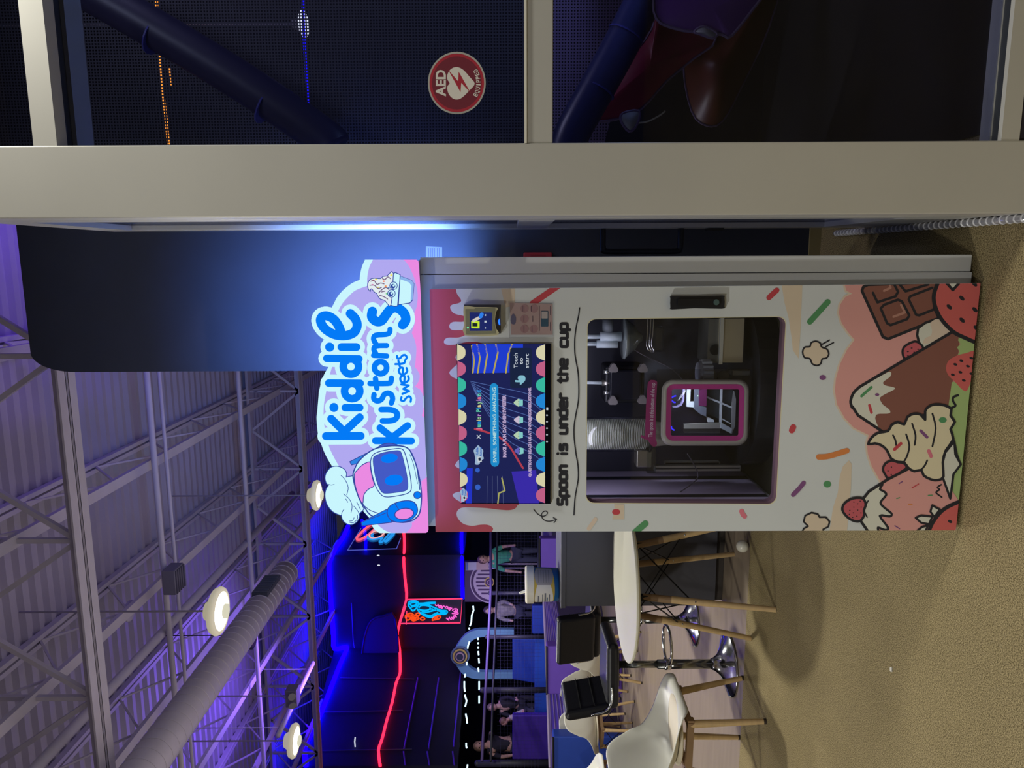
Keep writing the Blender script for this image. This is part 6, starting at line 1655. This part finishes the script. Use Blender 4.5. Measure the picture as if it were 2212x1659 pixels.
# ------------------------------------------------------------------ soft play behind the shop front glass
vin_b = mat('vinyl_blue', (54, 56, 104), .35, var=.06); vin_r = mat('vinyl_red', (150, 42, 74), .4, var=.08); vin_p = mat('vinyl_purple', (110, 60, 150), .4); vin_m = mat('vinyl_maroon', (96, 40, 30), .45, var=.1)
GY = 3.0
t = thing('play_net', 'dark woven play net hanging behind the upper pane', 'net', onY(700, 100, GY + .25))
o = MB().prism([onY(x, y, GY + .28) for x, y in ((-60, 330), (1185, 330), (1185, -160), (-60, -160))], (0, .002, 0)).build('mesh', netting('net_dark', (66, 66, 76), .0125, .42), t); o['kind'] = 'stuff'
t = thing('play_net', 'violet woven play net behind the lower pane next to the mid rail', 'net', onY(1260, 100, GY + .25))
o = MB().prism([onY(x, y, GY + .28) for x, y in ((1192, 330), (1300, 330), (1420, -120), (1192, -120))], (0, .002, 0)).build('mesh', netting('net_violet', (128, 112, 150), .0125, .45), t); o['kind'] = 'stuff'
structure(MB().box((.40, GY + 1.3, 0), (7.9, GY + 1.4, ZD)).build('wall_play', mat('play_wall_dark', (32, 32, 42), .8)))
def bolster(pts, r, m, name, label, cat='bolster', n=16, bands=()):
    t = thing(name, label, cat, onY(*pts[0], GY))
    P = [onY(x, y, GY) for x, y in pts]
    MB().tube(smooth([tuple(p) for p in P], False, 4) if len(P) > 2 else P, r, n).build('cover', m, t, smooth=True)
    for k in bands:
        a = P[0].lerp(P[-1], k); d = (P[-1] - P[0]).normalized(); MB().cone(a, a + d * .006, r + .002, n=n).build('seam', mat('vinyl_seam', (70, 70, 150), .4), t)
    return t
bolster([(120, -60), (330, 60), (520, 175), (690, 290), (720, 318)], .075, mat('vinyl_night', (44, 42, 72), .45), 'padded_pole', 'dark blue padded pole slanting behind the upper pane', bands=(.35, .75))
bolster([(1410, -40), (1345, 90), (1290, 190), (1240, 280), (1222, 330)], .07, vin_b, 'padded_pole', 'blue padded pole slanting behind the lower pane', bands=(.3, .62))
# red slide sheet, hanging purple flap, grey strap, maroon pod
def sheet(pts, m, name, label, cat, Y, bow=.12):
    q = smooth(pts, True, 3); cx_ = sum(p[0] for p in q) / len(q); cy_ = sum(p[1] for p in q) / len(q)
    t = thing(name, label, cat, onY(cx_, cy_, Y)); b = MB(); n = len(q)
    rings = []
    for k in range(6):
        f_ = 1 - k / 5.0
        rings.append([onY(cx_ + (p[0] - cx_) * f_, cy_ + (p[1] - cy_) * f_, Y - bow * (1 - f_ * f_)) for p in q])
    for k in range(5): b.add(rings[k] + rings[k + 1], [(i, (i + 1) % n, n + (i + 1) % n, n + i) for i in range(n)])
    b.build('cover', m, t, smooth=True, fix=True)
    MB().tube(rings[0], .006, 6, closed=True).build('piping', mat('piping_pale', (130, 110, 150), .5), t)
    return t
sheet([(1430, -30), (1410, 60), (1360, 130), (1310, 210), (1270, 260), (1330, 258), (1385, 235), (1440, 175), (1500, 125), (1545, 85), (1470, 40)], vin_r, 'slide_sheet', 'red vinyl slide sheet behind the lower pane', 'sheet', GY + .20, .05)
sheet([(1425, -20), (1418, 40), (1460, 62), (1510, 70), (1560, 74), (1582, 76), (1650, -10), (1700, -60), (1560, -70)], vin_p, 'vinyl_flap', 'purple vinyl flap hanging over the red slide sheet', 'flap', GY - .06, .03)
sheet([(1500, 68), (1520, 58), (1548, 72), (1540, 82), (1515, 74)], mat('strap_grey', (170, 170, 172), .5), 'webbing_strap', 'short pale webbing strap at the edge of the purple flap', 'strap', GY - .10, .02)
sheet([(1560, 60), (1690, -80), (1660, 60), (1600, 190), (1560, 262), (1525, 270), (1495, 240), (1478, 150), (1500, 100)], vin_m, 'padded_pod', 'large dark maroon padded pod behind the lower pane', 'pod', GY + .50, .22)
sheet([(1345, 245), (1380, 240), (1376, 268), (1360, 284), (1342, 262)], mat('strap_grey'), 'webbing_strap', 'pale webbing strap end below the red slide sheet', 'strap', GY - .02, .02)
bolster([(1376, 266), (1400, 262), (1424, 250), (1437, 240)], .003, mat('cord_pale', (220, 214, 190), .5), 'pull_cord', 'thin pale pull cord curving below the red slide sheet', 'cord', 8)
# ropes of light and a reflected lamp, built behind the net
def back_rope(name, label, pts, r, rgb, s, Y):
    return tag(MB().tube(smooth([tuple(onY(x, y, Y)) for x, y in pts], False, 3), r, 8).build(name, glow(name + '_play', rgb, s), smooth=True), label, 'rope light')
back_rope('orange_rope_light', 'orange rope of light glowing through the play net', [(335, -60), (338, 0), (344, 120), (352, 200), (358, 250), (364, 312)], .0065, (255, 150, 50), 3.2, GY + .45)
back_rope('blue_rope_light', 'blue rope of light glowing through the play net', [(653, -60), (655, 40), (659, 120), (664, 200), (668, 240), (672, 312)], .0065, (30, 20, 255), 2.0, GY + .45)
back_rope('orange_rope_light', 'short second orange rope end glowing through the play net', [(366, 146), (369, 165), (371, 184)], .005, (255, 120, 50), 2.2, GY + .45)
q = onY(656, 52, GY + .6); t = thing('lamp_reflection', 'glowing white disc behind the play net, imitating a lamp reflected in the glass', 'lamp', q)  # added glowing body in place of a reflection in the pane
MB().ball(q, .06, 16, (1, 1, .33)).build('lens', glow('reflection_glow', (255, 255, 250), 2.2), t, smooth=True)
MB().cone(q + Vector((0, 0, .015)), q + Vector((0, 0, .05)), .03, .02).build('cap', steel_d, t)
MB().cone(q + Vector((0, 0, .05)), (q.x, q.y, ZD), .004).build('cable', steel_d, t)
light('play_area_light', 'AREA', (2.0, 2.7, 3.3), 13, (.84, .78, 1.0), .6, target=(1.2, 3.2, 0))
light('court_light', 'AREA', tuple(at(985, 1330, 11.6)), 17, (.66, .56, 1.0), 1.2, target=tuple(at(1150, 1390, 13.4)), spread=radians(105))

light('header_blue_fill', 'AREA', (1.3, 2.75, .9), 5, (.38, .52, 1.0), .5, target=(.9, 2.12, 2.8))  # added blue fill from below to tint the header's underside
m_ = (Vector((P1[0], P1[1], 0)) + Vector((P2[0], P2[1], 0))) / 2
for (p, q_), e in ((((.75, 0), (.25, 1)), 9), (((.25, 0), (.75, 1)), 7)):
    a = Vector((P1[0], P1[1], 0)).lerp(Vector((P2[0], P2[1], 0)), p[0]); a.z = ztop - .05
    n_ = Vector((P2[1] - P1[1], -(P2[0] - P1[0]), 0)).normalized()
    if n_.dot(-a) < 0: n_ = -n_
    light('blue_glow_fill', 'AREA', a + n_ * .45, e, (.02, .0, 1.0), .6, target=a - Vector((0, 0, .9)))  # added fill that widens the blue rope's glow on the facade
a = (Vector((P2[0], P2[1], 0)) + Vector((P3[0], P3[1], 0))) / 2; a.z = ztop - .05
light('blue_glow_fill', 'AREA', a - FW * .5, 9, (.02, .0, 1.0), .8, target=a - Vector((0, 0, .8)))  # same added glow fill for the middle stretch of facade
